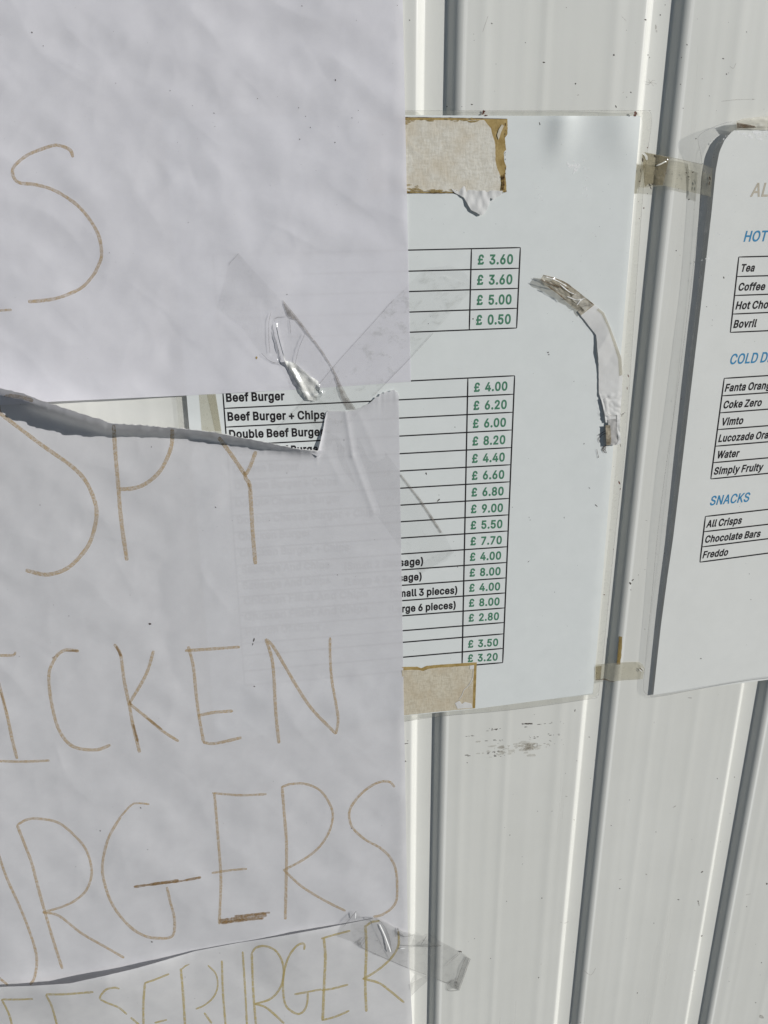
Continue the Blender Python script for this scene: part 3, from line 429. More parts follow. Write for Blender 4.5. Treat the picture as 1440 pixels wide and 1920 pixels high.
soft = [(1230, 50, 2.2, 3.5, 1.45), (1218, 108, 1.5), (1231, 58, 1.8, 2, 1.3), (1428, 1906, 4.5, 1.5, .6), (1310, 1695, 2, 3, 1.4), (1167, 1005, 2, 3, 1.5)]
soft += [(rng.uniform(870, 1430), rng.uniform(0, 1900), rng.uniform(.6, 1.4), rng.uniform(1, 4), rng.uniform(-.6, .6)) for _ in range(40)]
specks('soft_dirt', M['dirt_soft'], wall, soft, pan, 0.04)
# spidery speck beside the second groove and hairline scratches
ms = Mesh()
for a in (0.1, 0.9, 2.4, 3.3, 4.2, 5.3): ms.stroke([(1220, 155), (1220 + 6 * math.cos(a), 155 + 5 * math.sin(a)), (1220 + 12 * math.cos(a + .2), 155 + 7 * math.sin(a + .3))], 0.9, pan, 0.05)
for s in ([(1380, 118), (1375, 128), (1368, 124)], [(1095, 1820), (1108, 1828), (1117, 1815)], [(1050, 1729), (1058, 1731), (1066, 1728)], [(1160, 1650), (1166, 1648)], [(1398, 1678), (1408, 1676)], [(905, 60), (915, 30)], [(1165, 30), (1175, 40)], [(1352, 190), (1380, 187), (1416, 186)]):
    ms.stroke(s, 0.8, pan, 0.05)
o = ms.build('fine_scratches', M['dirt_soft'], wall, True); o['kind'] = 'stuff'
# sooty rub marks below the menu
ms = Mesh(); rng = random.Random(11)
for cx, cy0, sx, sy, n, mi in ((990, 1357, 12, 3, 8, 1), (925, 1367, 12, 5, 9, 1), (1030, 1355, 18, 4, 8, .6), (997, 1383, 14, 3, 7, .7), (1043, 1379, 12, 2, 6, .8), (930, 1389, 16, 3, 8, .8), (880, 1379, 7, 4, 4, .9), (878, 1417, 4, 2, 3, 1.2), (925, 1412, 12, 5, 10, .9), (1035, 1395, 20, 6, 8, .6), (762, 1395, 5, 5, 5, 1), (760, 1427, 3, 2, 3, 1), (1000, 1398, 24, 5, 8, .5), (940, 1405, 18, 10, 10, .5)):
    for _ in range(n):
        ms.fleck(rng.gauss(cx, sx * .6), rng.gauss(cy0, sy * .6), rng.uniform(.3, .85) * mi + .15, pan, 0.05 + rng.random() * .01, rng.uniform(1.5, 6), -0.08)
for x in (985, 988, 991, 994, 997): ms.fleck(x, 1357, 2.0, pan, 0.07, 1.2, -.1)
o = ms.build('rub_marks', M['dirt'], wall, True); o['kind'] = 'stuff'
ms = Mesh()
for _ in range(26): ms.fleck(rng.gauss(992, 20), rng.gauss(1402, 6), rng.uniform(2, 4.5), pan, 0.03 + rng.random() * .01, rng.uniform(2, 4), -.1)
for _ in range(14): ms.fleck(rng.gauss(930, 20), rng.gauss(1408, 7), rng.uniform(1.5, 3), pan, 0.03 + rng.random() * .01, rng.uniform(2, 4), -.1)
o = ms.build('brown_smudge', ink_mat('brown_smudge', (0.30, 0.26, 0.19), (0.38, 0.33, 0.25), 0.05, 0.30, 500), wall, True); o['kind'] = 'stuff'
ms = Mesh(); ms.sheet(jag([(1160.5, 1193), (1159, 1215), (1156, 1246)], .8, 4, 2), jag([(1166.5, 1194), (1166, 1215), (1163, 1246)], 1.0, 4, 5), 24, 3, lambda x, y: pan(x, y) + 0.25)
tag(ms.build('glue_streak', M['glue']), 'thin upright streak of mustard glue on the wall above a clear tape tab', 'glue streak')

# ------------------------------------------------------------------ print: glyph outlines traced once, filled here
GLY = {}
for ln in GLYPHS.strip('\n').split('\n'):
    p = ln[1:].split(';'); GLY[ln[0]] = (int(p[0]), [[tuple(map(int, q.split(','))) for q in c.split(' ')] for c in p[1:]])
CAP = 254.0
def inside(p, poly):
    r = False
    for (x0, y0), (x1, y1) in zip(poly, poly[1:] + poly[:1]):
        if (y0 > p[1]) != (y1 > p[1]) and p[0] < (x1 - x0) * (p[1] - y0) / (y1 - y0) + x0: r = not r
    return r
def area(poly): return 0.5 * sum(x0 * y1 - x1 * y0 for (x0, y0), (x1, y1) in zip(poly, poly[1:] + poly[:1]))
def text_shape(s, bold):
    """glyphs in units of the cap height: filled outlines, thickened by a band along every outline"""
    x = 0.0; bands = []; v = []; f = []
    for ch in s:
        if ch == ' ': x += 82; continue
        adv, cs = GLY[ch]; sg = math.copysign(1, area(max(cs, key=lambda c: abs(area(c)))))
        outer = [c for c in cs if area(c) * sg > 0]; holes = [c for c in cs if area(c) * sg <= 0]
        for n, c in enumerate(outer):
            loops = [c] + [q for q in holes if inside(q[0], c)]
            pts = [((x + a) / CAP, b / CAP) for q in loops for a, b in q]
            tri = tessellate_polygon([[Vector((a, b, 0)) for a, b in q] for q in loops])
            k = len(v); v += [(a, b, 0.3 * n) for a, b in pts]; f += [tuple(i + k for i in t) for t in tri]
        bands += [[np.array(((x + a) / CAP, b / CAP)) for a, b in c] for c in cs]
        x += adv + 254 * bold * 1.3
    for pt in bands:
        n = len(pt); k0 = len(v)
        for i in range(n):
            d0 = pt[i] - pt[i - 1]; d1 = pt[(i + 1) % n] - pt[i]
            d0 = d0 / np.hypot(*d0); d1 = d1 / np.hypot(*d1)
            m = np.array((-(d0 + d1)[1], (d0 + d1)[0])); L = np.hypot(*m)
            m = m / L if L > 1e-6 else np.array((-d1[1], d1[0]))
            w = bold / max(0.6, abs(m @ np.array((-d1[1], d1[0]))))
            v += [(*(pt[i] + m * w), 1), (*(pt[i] - m * w), 1)]
        for i in range(n):
            j = (i + 1) % n; f.append((k0 + 2 * i, k0 + 2 * i + 1, k0 + 2 * j + 1, k0 + 2 * j))
    return v, f
def put_text(ms, s, p0, p1, cap, h, fit=None, slant=0.0, bold=0.062, lift=0.055):
    """s with its baseline from p0; the part `fit` ends at p1 (photo pixels)."""
    v, f = text_shape(s, bold)
    fv = v if not fit else text_shape(fit, bold)[0]
    w0 = min(q[0] for q in fv); w1 = max(q[0] for q in fv)
    hh = h(*p0); P0 = W(p0[0], p0[1], hh); EX = (W(p1[0], p1[1], hh) - P0) / (w1 - w0)
    yu = p0[1] - cap; EY = W(vline(p0[0], p0[1], yu), yu, hh) - P0
    EXn = EX * (EY.length / EX.length)
    out = []
    for a, b, up in v:
        q = P0 + EX * (a - w0) + EY * b + EXn * (slant * b)
        x, y = unW(q); out.append(W(x, y, h(x, y) + lift + 0.02 * up))
    ms.add(out, f)

def printed(name, mt, parent, *a, **k):
    ms = Mesh(); put_text(ms, *a, **k); return ms.build(name, mt, parent, True)
def line_x(a, b, x):   # a point further along the line a-b
    t = (x - a[0]) / (b[0] - a[0]); return (x, a[1] + (b[1] - a[1]) * t)

# ------------------------------------------------------------------ the price list
def hM(x, y):
    h = 1.1 + 1.1 * sstep(620, 360, x)
    h += 2.3 * math.exp(-((x - 1060 + 0.15 * (y - 215)) / 26) ** 2) * sstep(330, 225, y) * sstep(206, 222, y)
    h += 1.7 * math.exp(-((x - 1168) / 38) ** 2) * sstep(330, 235, y)
    h += 0.14 * nz(x, y, 120, 2) + 0.05 * nz(x, y, 45, 3)
    return h
pl, pr = vline(352, 742, 215), vline(352, 742, 1340)
menu = thing('laminated_menu', W(760, 780, 0), 'large laminated price list with green prices, mostly covered by handwritten signs', 'menu')
top = [(pl, 221), (757, 216), (950, 217), (1201, 217.5)]; bot = [(pr, 1388), (757, 1342), (893, 1329), (999, 1315), (1112, 1302)]
Mesh().sheet(top, bot, 150, 190, hM).build('paper', M['menu'], menu)
# clear margin of the pouch: four strips round the paper
po = Mesh()
hP = lambda x, y: hM(x, y) + 0.12
ol, olb = vline(330, 742, 208), vline(330, 742, 1398)
po.sheet([(ol, 212), (757, 207), (1000, 207), (1200, 207), (1209, 206.5)], [(pl - 8, 221), (757, 216), (1000, 217), (1196, 217.3), (1202, 218)], 60, 2, hP)
outR = [(1209, 206.5), (1216, 208), (1221, 214), (1222, 221), (1220, 246), (1214, 287), (1206, 360), (1197, 480), (1186, 640), (1171, 850), (1160, 943), (1143, 1107), (1133, 1210), (1123, 1296)]
inR = [(1201, 218), (1203, 219), (1205, 222), (1205, 228), (1204, 246), (1200, 290), (1195, 360), (1187, 470), (1174, 617), (1156, 855), (1146, 960), (1129, 1130), (1119, 1235), (1111, 1300)]
po.sheet(inR, outR, 90, 2, hP)
po.sheet([(pr - 4, 1388), (757, 1342), (893, 1329), (999, 1315), (1111, 1300), (1123, 1296)], [(olb, 1400), (757, 1353), (827, 1343), (960, 1331), (1107, 1310.5), (1116, 1306)], 60, 2, hP)
po.sheet([(ol, 212), (olb, 1400)], [(pl, 221), (pr, 1388)], 60, 2, lambda x, y: hM(x, y) - 0.1)
po.build('laminate_margin', M['pouch_worn'], menu)
rim = Mesh(); rim.stroke([(757, 207), (1000, 207), (1200, 207)] + outR[1:] + [(1122, 1302), (1116, 1306), (1107, 1310.5), (960, 1331), (827, 1343), (757, 1353)], 0.9, hP, 0.06)
rim.build('laminate_rim', M['tape_fold'], menu)
T1 = [((764.5, 469), (975.7, 464.2)), ((765.5, 508.5), (973.3, 503)), ((765.5, 546.7), (971.2, 540.7)), ((766.5, 585.2), (970, 578)), ((767.5, 623), (968.7, 615))]
T2 = [((770, 714.2), (965, 704.5)), ((748.2, 749.7), (962.5, 739.2)), ((748.7, 784), (961.2, 773)), ((749.2, 817.7), (959.5, 806.2)), ((749.7, 850.7), (958.2, 839.2)), ((750.2, 883.2), (957, 871.4)), ((750.6, 915.4), (955.7, 903.4)), ((751, 947.2), (954.9, 934.5)), ((751.6, 978.3), (953.8, 965.3)), ((752.1, 1008.9), (952.5, 995.6)), ((752.4, 1038.9), (951.4, 1025.1)), ((752.9, 1068.6), (950.1, 1054.6)), ((753.5, 1097.6), (949, 1083.5)), ((753.7, 1126.3), (948, 1111.7)), ((754.5, 1154.7), (946.6, 1139.8)), ((755, 1182.6), (945.3, 1167.2)), ((755.3, 1204.4), (944.5, 1188.5)), ((755.6, 1232.3), (943.4, 1215.8)), ((756, 1258.6), (942.6, 1242.4))]
for T, col in ((T1, [(884, 466.5), (880, 619)]), (T2, [(877.3, 709), (866.4, 1248)])):
    ends = []; gr = Mesh()
    for a, b in T:
        x = vline(418.5, 742, a[1] + (a[1] - b[1]) * 1.7); q = line_x(a, b, x); ends.append(q)
        gr.stroke([q, b], 2.5, hM, 0.045, step=8)
    for p in ([T[0][1], T[-1][1]], [ends[0], ends[-1]], col): gr.stroke(p, 2.6, hM, 0.05, step=8)
    gr.build('table_lines', M['black'], menu, True)
z5 = lambda x, y: (720 + x / 4, 430 + y / 4)
z3 = lambda x, y: (720 + x / 3.764, 850 + y / 3.764)
PRC = [("3.60", z5, 704, 262, 967, 258, 17.3), ("3.60", z5, 699, 414, 962, 409, 17.3), ("5.00", z5, 696, 565, 956, 559, 17.3), ("0.50", z5, 691, 715, 950, 707, 17.3),
       ("4.00", z5, 676, 1217, 925, 1206, 15.8), ("6.20", z5, 672, 1353, 920, 1344, 15.8), ("6.00", z5, 667, 1488, 914, 1478, 15.6), ("8.20", z5, 664, 1620, 909, 1608, 15.6), ("4.40", z5, 661, 1750, 905, 1738, 15.4),
       ("6.60", z3, 621, 186, 848, 177, 15.2), ("6.80", z3, 618, 303, 844, 294, 15), ("9.00", z3, 614, 421, 839, 411, 14.8), ("5.50", z3, 612, 535, 835, 525, 14.6), ("7.70", z3, 611, 648, 831, 638, 14.4), ("4.00", z3, 607, 758, 826, 747, 14.2), ("8.00", z3, 605, 869, 822, 857, 14), ("4.00", z3, 602, 976, 819, 964, 13.8), ("8.00", z3, 600, 1082, 815, 1070, 13.6), ("2.80", z3, 598, 1187, 811, 1174, 13.4), ("3.50", z3, 594, 1371, 805, 1358, 13.2), ("3.20", z3, 592, 1472, 802, 1460, 13.2)]
for s, z, x0, y0, x1, y1, cap in PRC: printed("price_text", M["green"], menu, "£  " + s, z(x0, y0), z(x1, y1), cap, hM, bold=0.054)
printed('item_text', M['black'], menu, "Beef Burger", (424.3, 753), (533.8, 749.8), 15.2, hM)
printed('item_text', M['black'], menu, "Beef Burger + Chips", (427.2, 788.5), (609.5, 785), 14.9, hM)
printed('item_text', M['black'], menu, "Double Beef Burger", (430.3, 821.5), (607.5, 816.5), 14.6, hM)
printed('item_text', M['black'], menu, "Double Beef Burger + Chips", (434, 854), (604, 848.5), 14.4, hM, fit="Double Beef Burger")
for s, a, b in (("Cheese Burger", (437, 886), (560, 881)), ("Cheese Burger + Chips", (440, 918), (632, 909)), ("Double Cheese Burger", (442, 950), (640, 940)), ("Double Cheese Burger + Chips", (445, 982), (711, 966)), ("Chicken Burger", (447, 1013), (583, 1005)), ("Chicken Burger + Chips", (450, 1044), (655, 1032)), ("Sausage And Chips", (453, 1075), (618, 1065)), ("Sausage And Chips", (455, 1105), (619, 1094)), ("Chicken Fillet And Chips", (457, 1134), (690, 1119)), ("Chicken Fillet And Chips", (459, 1163), (690, 1147)), ("Portion Of Chips", (461, 1191), (600, 1181))):
    printed('item_text', M['black'], menu, s, a, b, 13.6, hM)
printed('item_text', M['black'], menu, "(Small 2 Sausage)", (645.5, 1068.5), (793.5, 1058.5), 13.0, hM)
printed('item_text', M['black'], menu, "(Large 4 Sausage)", (645.5, 1098), (790.7, 1087), 12.8, hM)
printed('item_text', M['black'], menu, "(Small 3 pieces)", (731, 1120.2), (857.4, 1112.5), 12.6, hM)
printed('item_text', M['black'], menu, "(Large 6 pieces)", (729, 1149.5), (854.4, 1140.5), 12.4, hM)
specks('dirt_specks', M['dirt'], menu, [(1027.5, 661, 2, 1.2, .4), (1029, 665, 1.2, 2, 0), (1095, 832, 1.4), (887, 598, 1.6), (803, 607, 1), (853, 801, 1.3), (892, 604, .7), (799, 888, 1.5, 2.4, 1.2), (822, 938, 1.6, 3, -.8), (858, 1063, 1.1), (961, 951, .9), (823, 928, .9), (1076, 715, .8), (1058, 972, .7), (906, 303, 1), (870, 436, .9), (1105, 915, 1, 2.5, .8), (1118, 948, 1.4, 3, .7), (994, 975, .9), (1012, 232, 1.2, 3, 1.3), (920, 240, 1), (1074, 603, .7), (1040, 1110, .8), (991, 1053, 1, 3, -.7), (992, 970, .9), (1058, 970, 1), (1000, 700, .6), (1090, 480, .6), (930, 420, .6)] +
       [(random.uniform(770, 1180), random.uniform(230, 1300), random.uniform(.3, .6)) for _ in range(60)], hM)
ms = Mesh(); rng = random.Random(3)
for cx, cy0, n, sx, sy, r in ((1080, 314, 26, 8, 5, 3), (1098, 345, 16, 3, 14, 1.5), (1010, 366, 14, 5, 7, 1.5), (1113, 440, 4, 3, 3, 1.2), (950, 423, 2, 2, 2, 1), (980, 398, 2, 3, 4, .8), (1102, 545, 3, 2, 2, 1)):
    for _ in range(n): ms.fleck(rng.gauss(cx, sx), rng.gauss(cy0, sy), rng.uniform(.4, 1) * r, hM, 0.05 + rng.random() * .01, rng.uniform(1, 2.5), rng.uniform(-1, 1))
o = ms.build('painted_glare_scuffs', M['glare_white'], menu, True); o['kind'] = 'stuff'  # white flecks paint the glare spots on the laminate
specks('rusty_specks', M['rust'], menu, [(908, 209, 3.2, 1.2, .6), (906, 213, 2.2, 2, -.6), (911, 216.5, 1.6, 3, 0), (1192, 213, 4, 1.3, 1.2), (1190, 216, 2.6, 1.5, .4), (1180, 918 - 700, .8), (1119, 1262, 1.2), (1214, 237 + 40, 1.5), (1207, 390, 1.6), (1199, 410, 1.2), (1161, 905, 2, 3, 1.3), (1163, 917, 1.2, 3, 1.8), (1178, 705, 1.2, 3, 1.3), (1176, 728, 1, 4, 1.5), (1133, 1115, 1.2, 2, 0), (1140, 1133, 1), (1150, 1030, 1)], hP, 0.08)

# ------------------------------------------------------------------ the drinks list on the right
def hD(x, y):
    h = 2.5 + 1.3 * sstep(1300, 700, y) + 1.2 * sstep(560, 250, y)
    h += -0.5 * sstep(1300, 1440, x) + 0.12 * nz(x, y, 90, 8)
    return h
drinks = thing('laminated_menu', W(1400, 780, 0), 'laminated drinks and snacks list with blue headings, standing off the wall', 'menu')
inL = [(1386, 240), (1374, 245), (1359, 262), (1349, 284), (1342, 320), (1334, 400), (1322.5, 500), (1311, 600), (1295, 735), (1279, 870), (1262, 1010), (1252, 1078), (1239.5, 1171), (1232, 1238), (1225, 1303)]
farR = [(1760, 236), (1760, 300), (1757, 400), (1752, 600), (1745, 735), (1735, 900), (1725, 1010), (1715, 1100), (1706, 1180), (1700, 1240)]
Mesh().sheet(inL, farR, 120, 60, hD).build('paper', M['drinks'], drinks)
po = Mesh(); hDP = lambda x, y: hD(x, y) + 0.1 + 2.0 * math.exp(-((x - 1330) / 40) ** 2 - ((y - 250) / 40) ** 2)
outL = [(1388, 225), (1372, 228), (1358, 231), (1338, 238), (1320, 247), (1311, 254), (1308.5, 261), (1310, 272), (1314, 290), (1317, 320), (1316, 345), (1311, 400), (1302, 480), (1290, 580), (1270, 730), (1248, 880), (1232, 1010), (1222, 1120), (1212, 1217), (1206.5, 1285), (1208, 1297), (1213, 1302), (1220, 1304)]
po.sheet([(1388, 240)] + inL, outL, 110, 4, hDP)
po.sheet([(1225, 1303), (1411, 1271), (1700, 1240)], [(1220, 1304.5), (1240, 1305.5), (1411, 1275), (1700, 1246)], 30, 2, hDP)
po.sheet([(1386, 225), (1420, 218), (1500, 214), (1760, 210)], [(1386, 240), (1420, 240), (1500, 239), (1760, 236)], 30, 2, hDP)
po.build('laminate_margin', M['pouch'], drinks)
rim = Mesh(); rim.stroke(outL[1:], 1.0, hDP, 0.06); rim.stroke([(1219, 1304), (1240, 1305.2), (1411, 1274.6), (1700, 1245)], 1.0, hDP, 0.06)
rim.build('laminate_rim', M['tape_fold'], drinks)
rim = Mesh(); rim.stroke([(x - 8 - 2 * sstep(400, 250, y), y) for x, y in inL[2:-1]], 1.3, hDP, 0.08); rim.build('laminate_seam', M['pouch_worn'], drinks)
za = lambda x, y: (1290 + x / 4.364, 200 + y / 4.364)
zb = lambda x, y: (1290 + x / 4.364, 640 + y / 4.364)
def table(ls, xr=1640):
    gr = Mesh()
    for a, b in ls: gr.stroke([a, line_x(a, b, xr)], 2.5, hD, 0.07, step=8)
    gr.stroke([ls[0][0], ls[-1][0]], 2.5, hD, 0.075, step=8)
    gr.build('table_lines', M['black'], drinks, True)
table([(za(416, 1230), za(655, 1224)), (za(401, 1390), za(655, 1383)), (za(385, 1545), za(655, 1535)), (za(367, 1697), za(655, 1684)), (za(347, 1847), za(655, 1833))])
table([(zb(297, 303), zb(655, 280)), (zb(281, 446), zb(655, 420)), (zb(265, 585), zb(655, 555)), (zb(245, 722), zb(655, 690)), (zb(227, 858), zb(655, 822)), (zb(206, 993), zb(655, 953)), (zb(187, 1126), zb(655, 1080))])
table([(zb(143, 1433), zb(655, 1375)), (zb(131, 1558), zb(655, 1497)), (zb(117, 1682), zb(655, 1615)), (zb(98, 1807), zb(655, 1733))])
SL = 0.13
for s, fit, z, a, b, cap in (("Tea", None, za, (428, 1349), (540, 1346), 13.4), ("Coffee", None, za, (408, 1504), (627, 1499), 13.6), ("Hot Chocolate", "Hot Cho", za, (388, 1657), (652, 1648), 13.8), ("Bovril", None, za, (370, 1809), (557, 1801), 13.8),
                             ("Fanta Orange", "Fanta Oran", zb, (300, 410), (632, 389), 13.4), ("Coke Zero", None, zb, (285, 548), (598, 527), 13.2), ("Vimto", None, zb, (268, 688), (447, 675), 13.2), ("Lucozade Orange", "Lucozade Ora", zb, (247, 823), (652, 792), 13), ("Water", None, zb, (232, 957), (413, 943), 13), ("Simply Fruity", None, zb, (208, 1090), (609, 1055), 12.8),
                             ("All Crisps", None, zb, (147, 1523), (435, 1490), 12.6), ("Chocolate Bars", None, zb, (135, 1648), (588, 1598), 12.4), ("Freddo", None, zb, (118, 1774), (323, 1750), 12.2)):
    printed('item_text', M['black'], drinks, s, z(*a), z(*b), cap, hD, fit, SL, 0.058)
printed('heading_text', M['blue'], drinks, "HOT DRINKS", za(455, 1103), za(640, 1099), 19.2, hD, "HOT", SL, 0.035)
printed('heading_text', M['blue'], drinks, "COLD DRINKS", zb(338, 187), zb(640, 169), 18.4, hD, "COLD D", SL, 0.035)
printed('heading_text', M['blue'], drinks, "SNACKS", zb(176, 1342), zb(495, 1310), 16.6, hD, None, SL, 0.035)
printed('title_text', M['beige_print'], drinks, "ALL", za(508, 735), za(720, 733), 25, hD, None, SL, 0.03)
specks('dirt_specks', M['dirt'], drinks, [(1357, 520, 1.5, 2, 1.2), (1325, 575, 1.2), (1336, 600, .7), (1335, 610, .6), (1311, 521, 1.2), (1405, 1076, 1.1), (1408, 1124, 1.1), (1314, 1235, 1.2, 1.6, 0), (1338, 295, .9), (1339, 290, .6), (1330, 333, 1.5, 4, 1.5), (1329, 345, 1.2, 4, 1.7), (1246, 1037, 1), (1242, 1056, .8), (1278, 748, 1.1), (1415, 640, .6)] +
       [(random.uniform(1300, 1439), random.uniform(260, 1250), random.uniform(.3, .5)) for _ in range(25)], hD)
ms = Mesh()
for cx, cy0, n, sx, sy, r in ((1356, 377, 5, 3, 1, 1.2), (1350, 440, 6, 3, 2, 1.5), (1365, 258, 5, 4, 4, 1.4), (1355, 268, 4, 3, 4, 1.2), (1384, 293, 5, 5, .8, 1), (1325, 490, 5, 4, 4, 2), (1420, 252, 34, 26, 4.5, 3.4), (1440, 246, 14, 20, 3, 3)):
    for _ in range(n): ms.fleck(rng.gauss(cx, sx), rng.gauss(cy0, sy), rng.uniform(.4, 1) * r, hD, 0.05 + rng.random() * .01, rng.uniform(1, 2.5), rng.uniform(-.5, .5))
o = ms.build('painted_glare_scuffs', M['glare_white'], drinks, True); o['kind'] = 'stuff'  # white flecks, with the glare band along the top painted in

# ------------------------------------------------------------------ the three handwritten signs
def wr(x, y, s, k=1.0):
    u, w = 0.80 * x + 0.60 * y, -0.60 * x + 0.80 * y
    h = 0.70 * nz(u, w * 1.5, 190, s) + 0.46 * nz(u, w * 1.6, 88, s + 1) + 0.09 * nz(u, w * 1.3, 42, s + 2)
    h -= 0.52 * abs(nz(u * 0.8, w * 1.5, 130, s + 3)) + 0.30 * abs(nz(u * 1.3, w * 0.8, 75, s + 4)) + 0.10 * abs(nz(x * 1.2, y * .7, 46, s + 5))
    return h * k * 1.15
def kinks(x, y, lst):
    """sharp creases: (x0, y0, x1, y1, height mm, reach px)"""
    h = 0.0
    for x0, y0, x1, y1, a, w in lst:
        dx, dy = x1 - x0, y1 - y0; L2 = dx * dx + dy * dy; t = ((x - x0) * dx + (y - y0) * dy) / L2
        if -0.05 < t < 1.05:
            d = ((x - x0) * dy - (y - y0) * dx) / math.sqrt(L2) + 3.0 * nz(x, y, 40, 61)
            if abs(d) < 5 * w: h += a * math.exp(-abs(d) / (w if d > 0 else 0.45 * w)) * max(0.0, 1 - (2 * t - 1) ** 2)
    return h
KA = [(480, 405, 625, 478, 0.26, 14), (540, 425, 560, 470, 0.15, 9), (345, 215, 430, 290, 0.18, 16), (350, 290, 375, 370, -0.15, 12), (60, 90, 190, 150, 0.16, 18), (230, 520, 330, 600, 0.18, 15), (560, 60, 640, 190, -0.16, 18), (600, 330, 720, 420, 0.16, 14), (120, 400, 210, 470, 0.14, 14), (420, 110, 520, 210, 0.14, 14), (285, 560, 370, 690, -0.14, 13), (90, 560, 170, 640, 0.14, 15), (640, 480, 700, 590, .1, 12)]
KB = [(98, 1383, 128, 1468, 0.24, 12), (52, 1396, 100, 1388, 0.12, 9), (128, 1468, 195, 1522, 0.16, 14), (150, 1000, 280, 1020, 0.12, 12), (260, 1060, 350, 1075, 0.12, 10), (550, 1230, 660, 1320, 0.16, 14), (300, 1420, 400, 1500, -0.14, 14), (470, 1480, 560, 1560, 0.14, 13), (590, 1560, 700, 1640, 0.16, 14), (330, 1600, 420, 1700, 0.12, 14), (20, 1180, 130, 1240, 0.12, 14), (120, 1560, 200, 1640, -0.12, 13), (640, 1380, 730, 1450, 0.14, 12), (430, 1330, 520, 1400, .12, 12)]
KC = [(240, 1850, 330, 1910, 0.12, 12), (520, 1790, 600, 1840, 0.12, 12), (650, 1830, 740, 1900, 0.14, 12), (40, 1880, 140, 1915, 0.10, 12), (360, 1800, 440, 1850, .1, 10)]
def over(h, x, y, gap):
    """keeps a sign in front of the price list it hangs on"""
    if x < 215 or y > 1420: return h
    lo = (hM(x, y) + gap) * sstep(215, 345, x) * sstep(1420, 1350, y); d = h - lo
    return lo + (d + math.sqrt(d * d + 0.02)) * 0.5
def hA(x, y):
    h = 2.7 + kinks(x, y, KA) + 0.5 * sstep(726, 754, x) * (0.4 + nz(x, y, 170, 71)) + wr(x, y, 21) * (1 - 0.6 * sstep(560, 700, x) * sstep(450, 560, y)) + 0.5 * sstep(600, 100, x)
    h += -2.0 * sstep(500, 600, x) * sstep(430, 520, y)
    h += 2.2 * math.exp(-((y - 760) / 60) ** 2) * sstep(330, 20, x)
    return over(h, x, y, 0.18)
def yB(x):
    return ip(x, BT)
BTr = [(-70, 702), (0, 728), (20, 732.5), (46, 739), (64, 746), (84, 754), (104, 760), (118, 765), (150, 775), (176, 783), (192, 787.5), (200, 792), (208, 794), (222, 795.5), (235, 796), (252, 797.5), (264, 797), (280, 800), (296, 799.6), (310, 802), (322, 801.5), (330, 803), (346, 804.5), (362, 806), (380, 808.5), (400, 811), (424, 815.5), (440, 819), (480, 826), (520, 834), (545, 839.5), (560, 842.5), (578, 844), (596, 846)]
BTr2 = [(597.5, 842), (602, 822), (607, 800), (609.5, 785), (611.5, 774), (614, 771), (640, 771.5), (655, 771), (667, 769.5), (680, 763), (692, 757), (700, 751), (704, 746), (710, 744), (714, 738.5), (719, 739), (724, 735.5), (731, 735), (736, 731), (740, 731.5), (741, 734), (746, 737), (747.5, 742)]
BT = jag(BTr, 1.5, 3, 2) + jag(BTr2, 0.7, 3, 9)
BT = sorted(BT, key=lambda q: q[0])
BH = [(-70, 20), (0, 20), (60, 21), (120, 22), (200, 20), (300, 17), (400, 14), (480, 11), (560, 6.5), (590, 3.6), (600, 2.2), (609, 0.8), (614, 0.2), (680, 0.25), (705, 1.0), (740, 1.3), (748, 0.6)]
def hB(x, y):
    h = 2.5 + kinks(x, y, KB) + 0.5 * sstep(726, 760, x) * (0.4 + nz(x, y, 170, 73)) + wr(x, y, 33, 1.05) * (1 - 0.7 * sstep(420, 560, x) * sstep(820, 900, y) * sstep(1300, 1180, y)) + 0.5 * sstep(500, 0, x)
    h -= 2.0 * sstep(400, 500, x) * sstep(815, 880, y + 130 * sstep(565, 605, x)) * sstep(1330, 1200, y)
    h -= 0.7 * sstep(640, 760, x) * sstep(1330, 1450, y)
    h = over(h, x, y, 0.10)
    d = max(0.0, y - yB(x)); L = 6.5 + 9.5 * sstep(585, 625, x)
    h += ip(x, BH) * (1 + 0.16 * nz(x, 0, 34, 6) + 0.10 * nz(x, 0, 11, 8)) * math.exp(-(d / L) ** 1.2)
    # creases running down from the torn corner
    for (x0, y0, x1, y1, a, w) in ((648, 772, 661, 855, 0.35, 5), (661, 855, 700, 960, 0.28, 6), (612, 850, 640, 905, 0.14, 8), (675, 780, 705, 850, 0.2, 9)):
        t = ((x - x0) * (x1 - x0) + (y - y0) * (y1 - y0)) / ((x1 - x0) ** 2 + (y1 - y0) ** 2)
        if -0.15 < t < 1.2:
            tt = min(1, max(0, t)); dd = math.hypot(x - x0 - tt * (x1 - x0), y - y0 - tt * (y1 - y0))
            h += a * math.exp(-(dd / w) ** 1.5)
    return h
CT = jag([(-70, 1862), (0, 1850.5), (60, 1848.5), (130, 1844), (190, 1831), (250, 1817), (300, 1803), (340, 1791), (365, 1783.5), (440, 1769), (520, 1756.5), (600, 1742), (640, 1734), (690, 1724), (704, 1722), (729, 1733), (750, 1745), (764, 1750)], 0.35, 4, 4)
CT.sort(key=lambda q: q[0])
CH = [(-70, 8), (0, 9), (110, 12), (200, 11), (290, 6), (345, 1.8), (365, 0.7), (440, 0.5), (480, 1.5), (560, 4.2), (620, 2.4), (660, 0.8), (764, 0.5)]
def hC(x, y):
    h = 3.7 + kinks(x, y, KC) + wr(x, y, 47, 1.0) - 0.7 * sstep(640, 770, x)
    d = max(0.0, y - ip(x, CT)); return h + ip(x, CH) * math.exp(-(d / 48) ** 1.4)
def by_x(pts, n):
    """the polyline sampled evenly in x"""
    p = np.array(pts); x = np.linspace(p[0, 0], p[-1, 0], n); return x, np.interp(x, p[:, 0], p[:, 1])
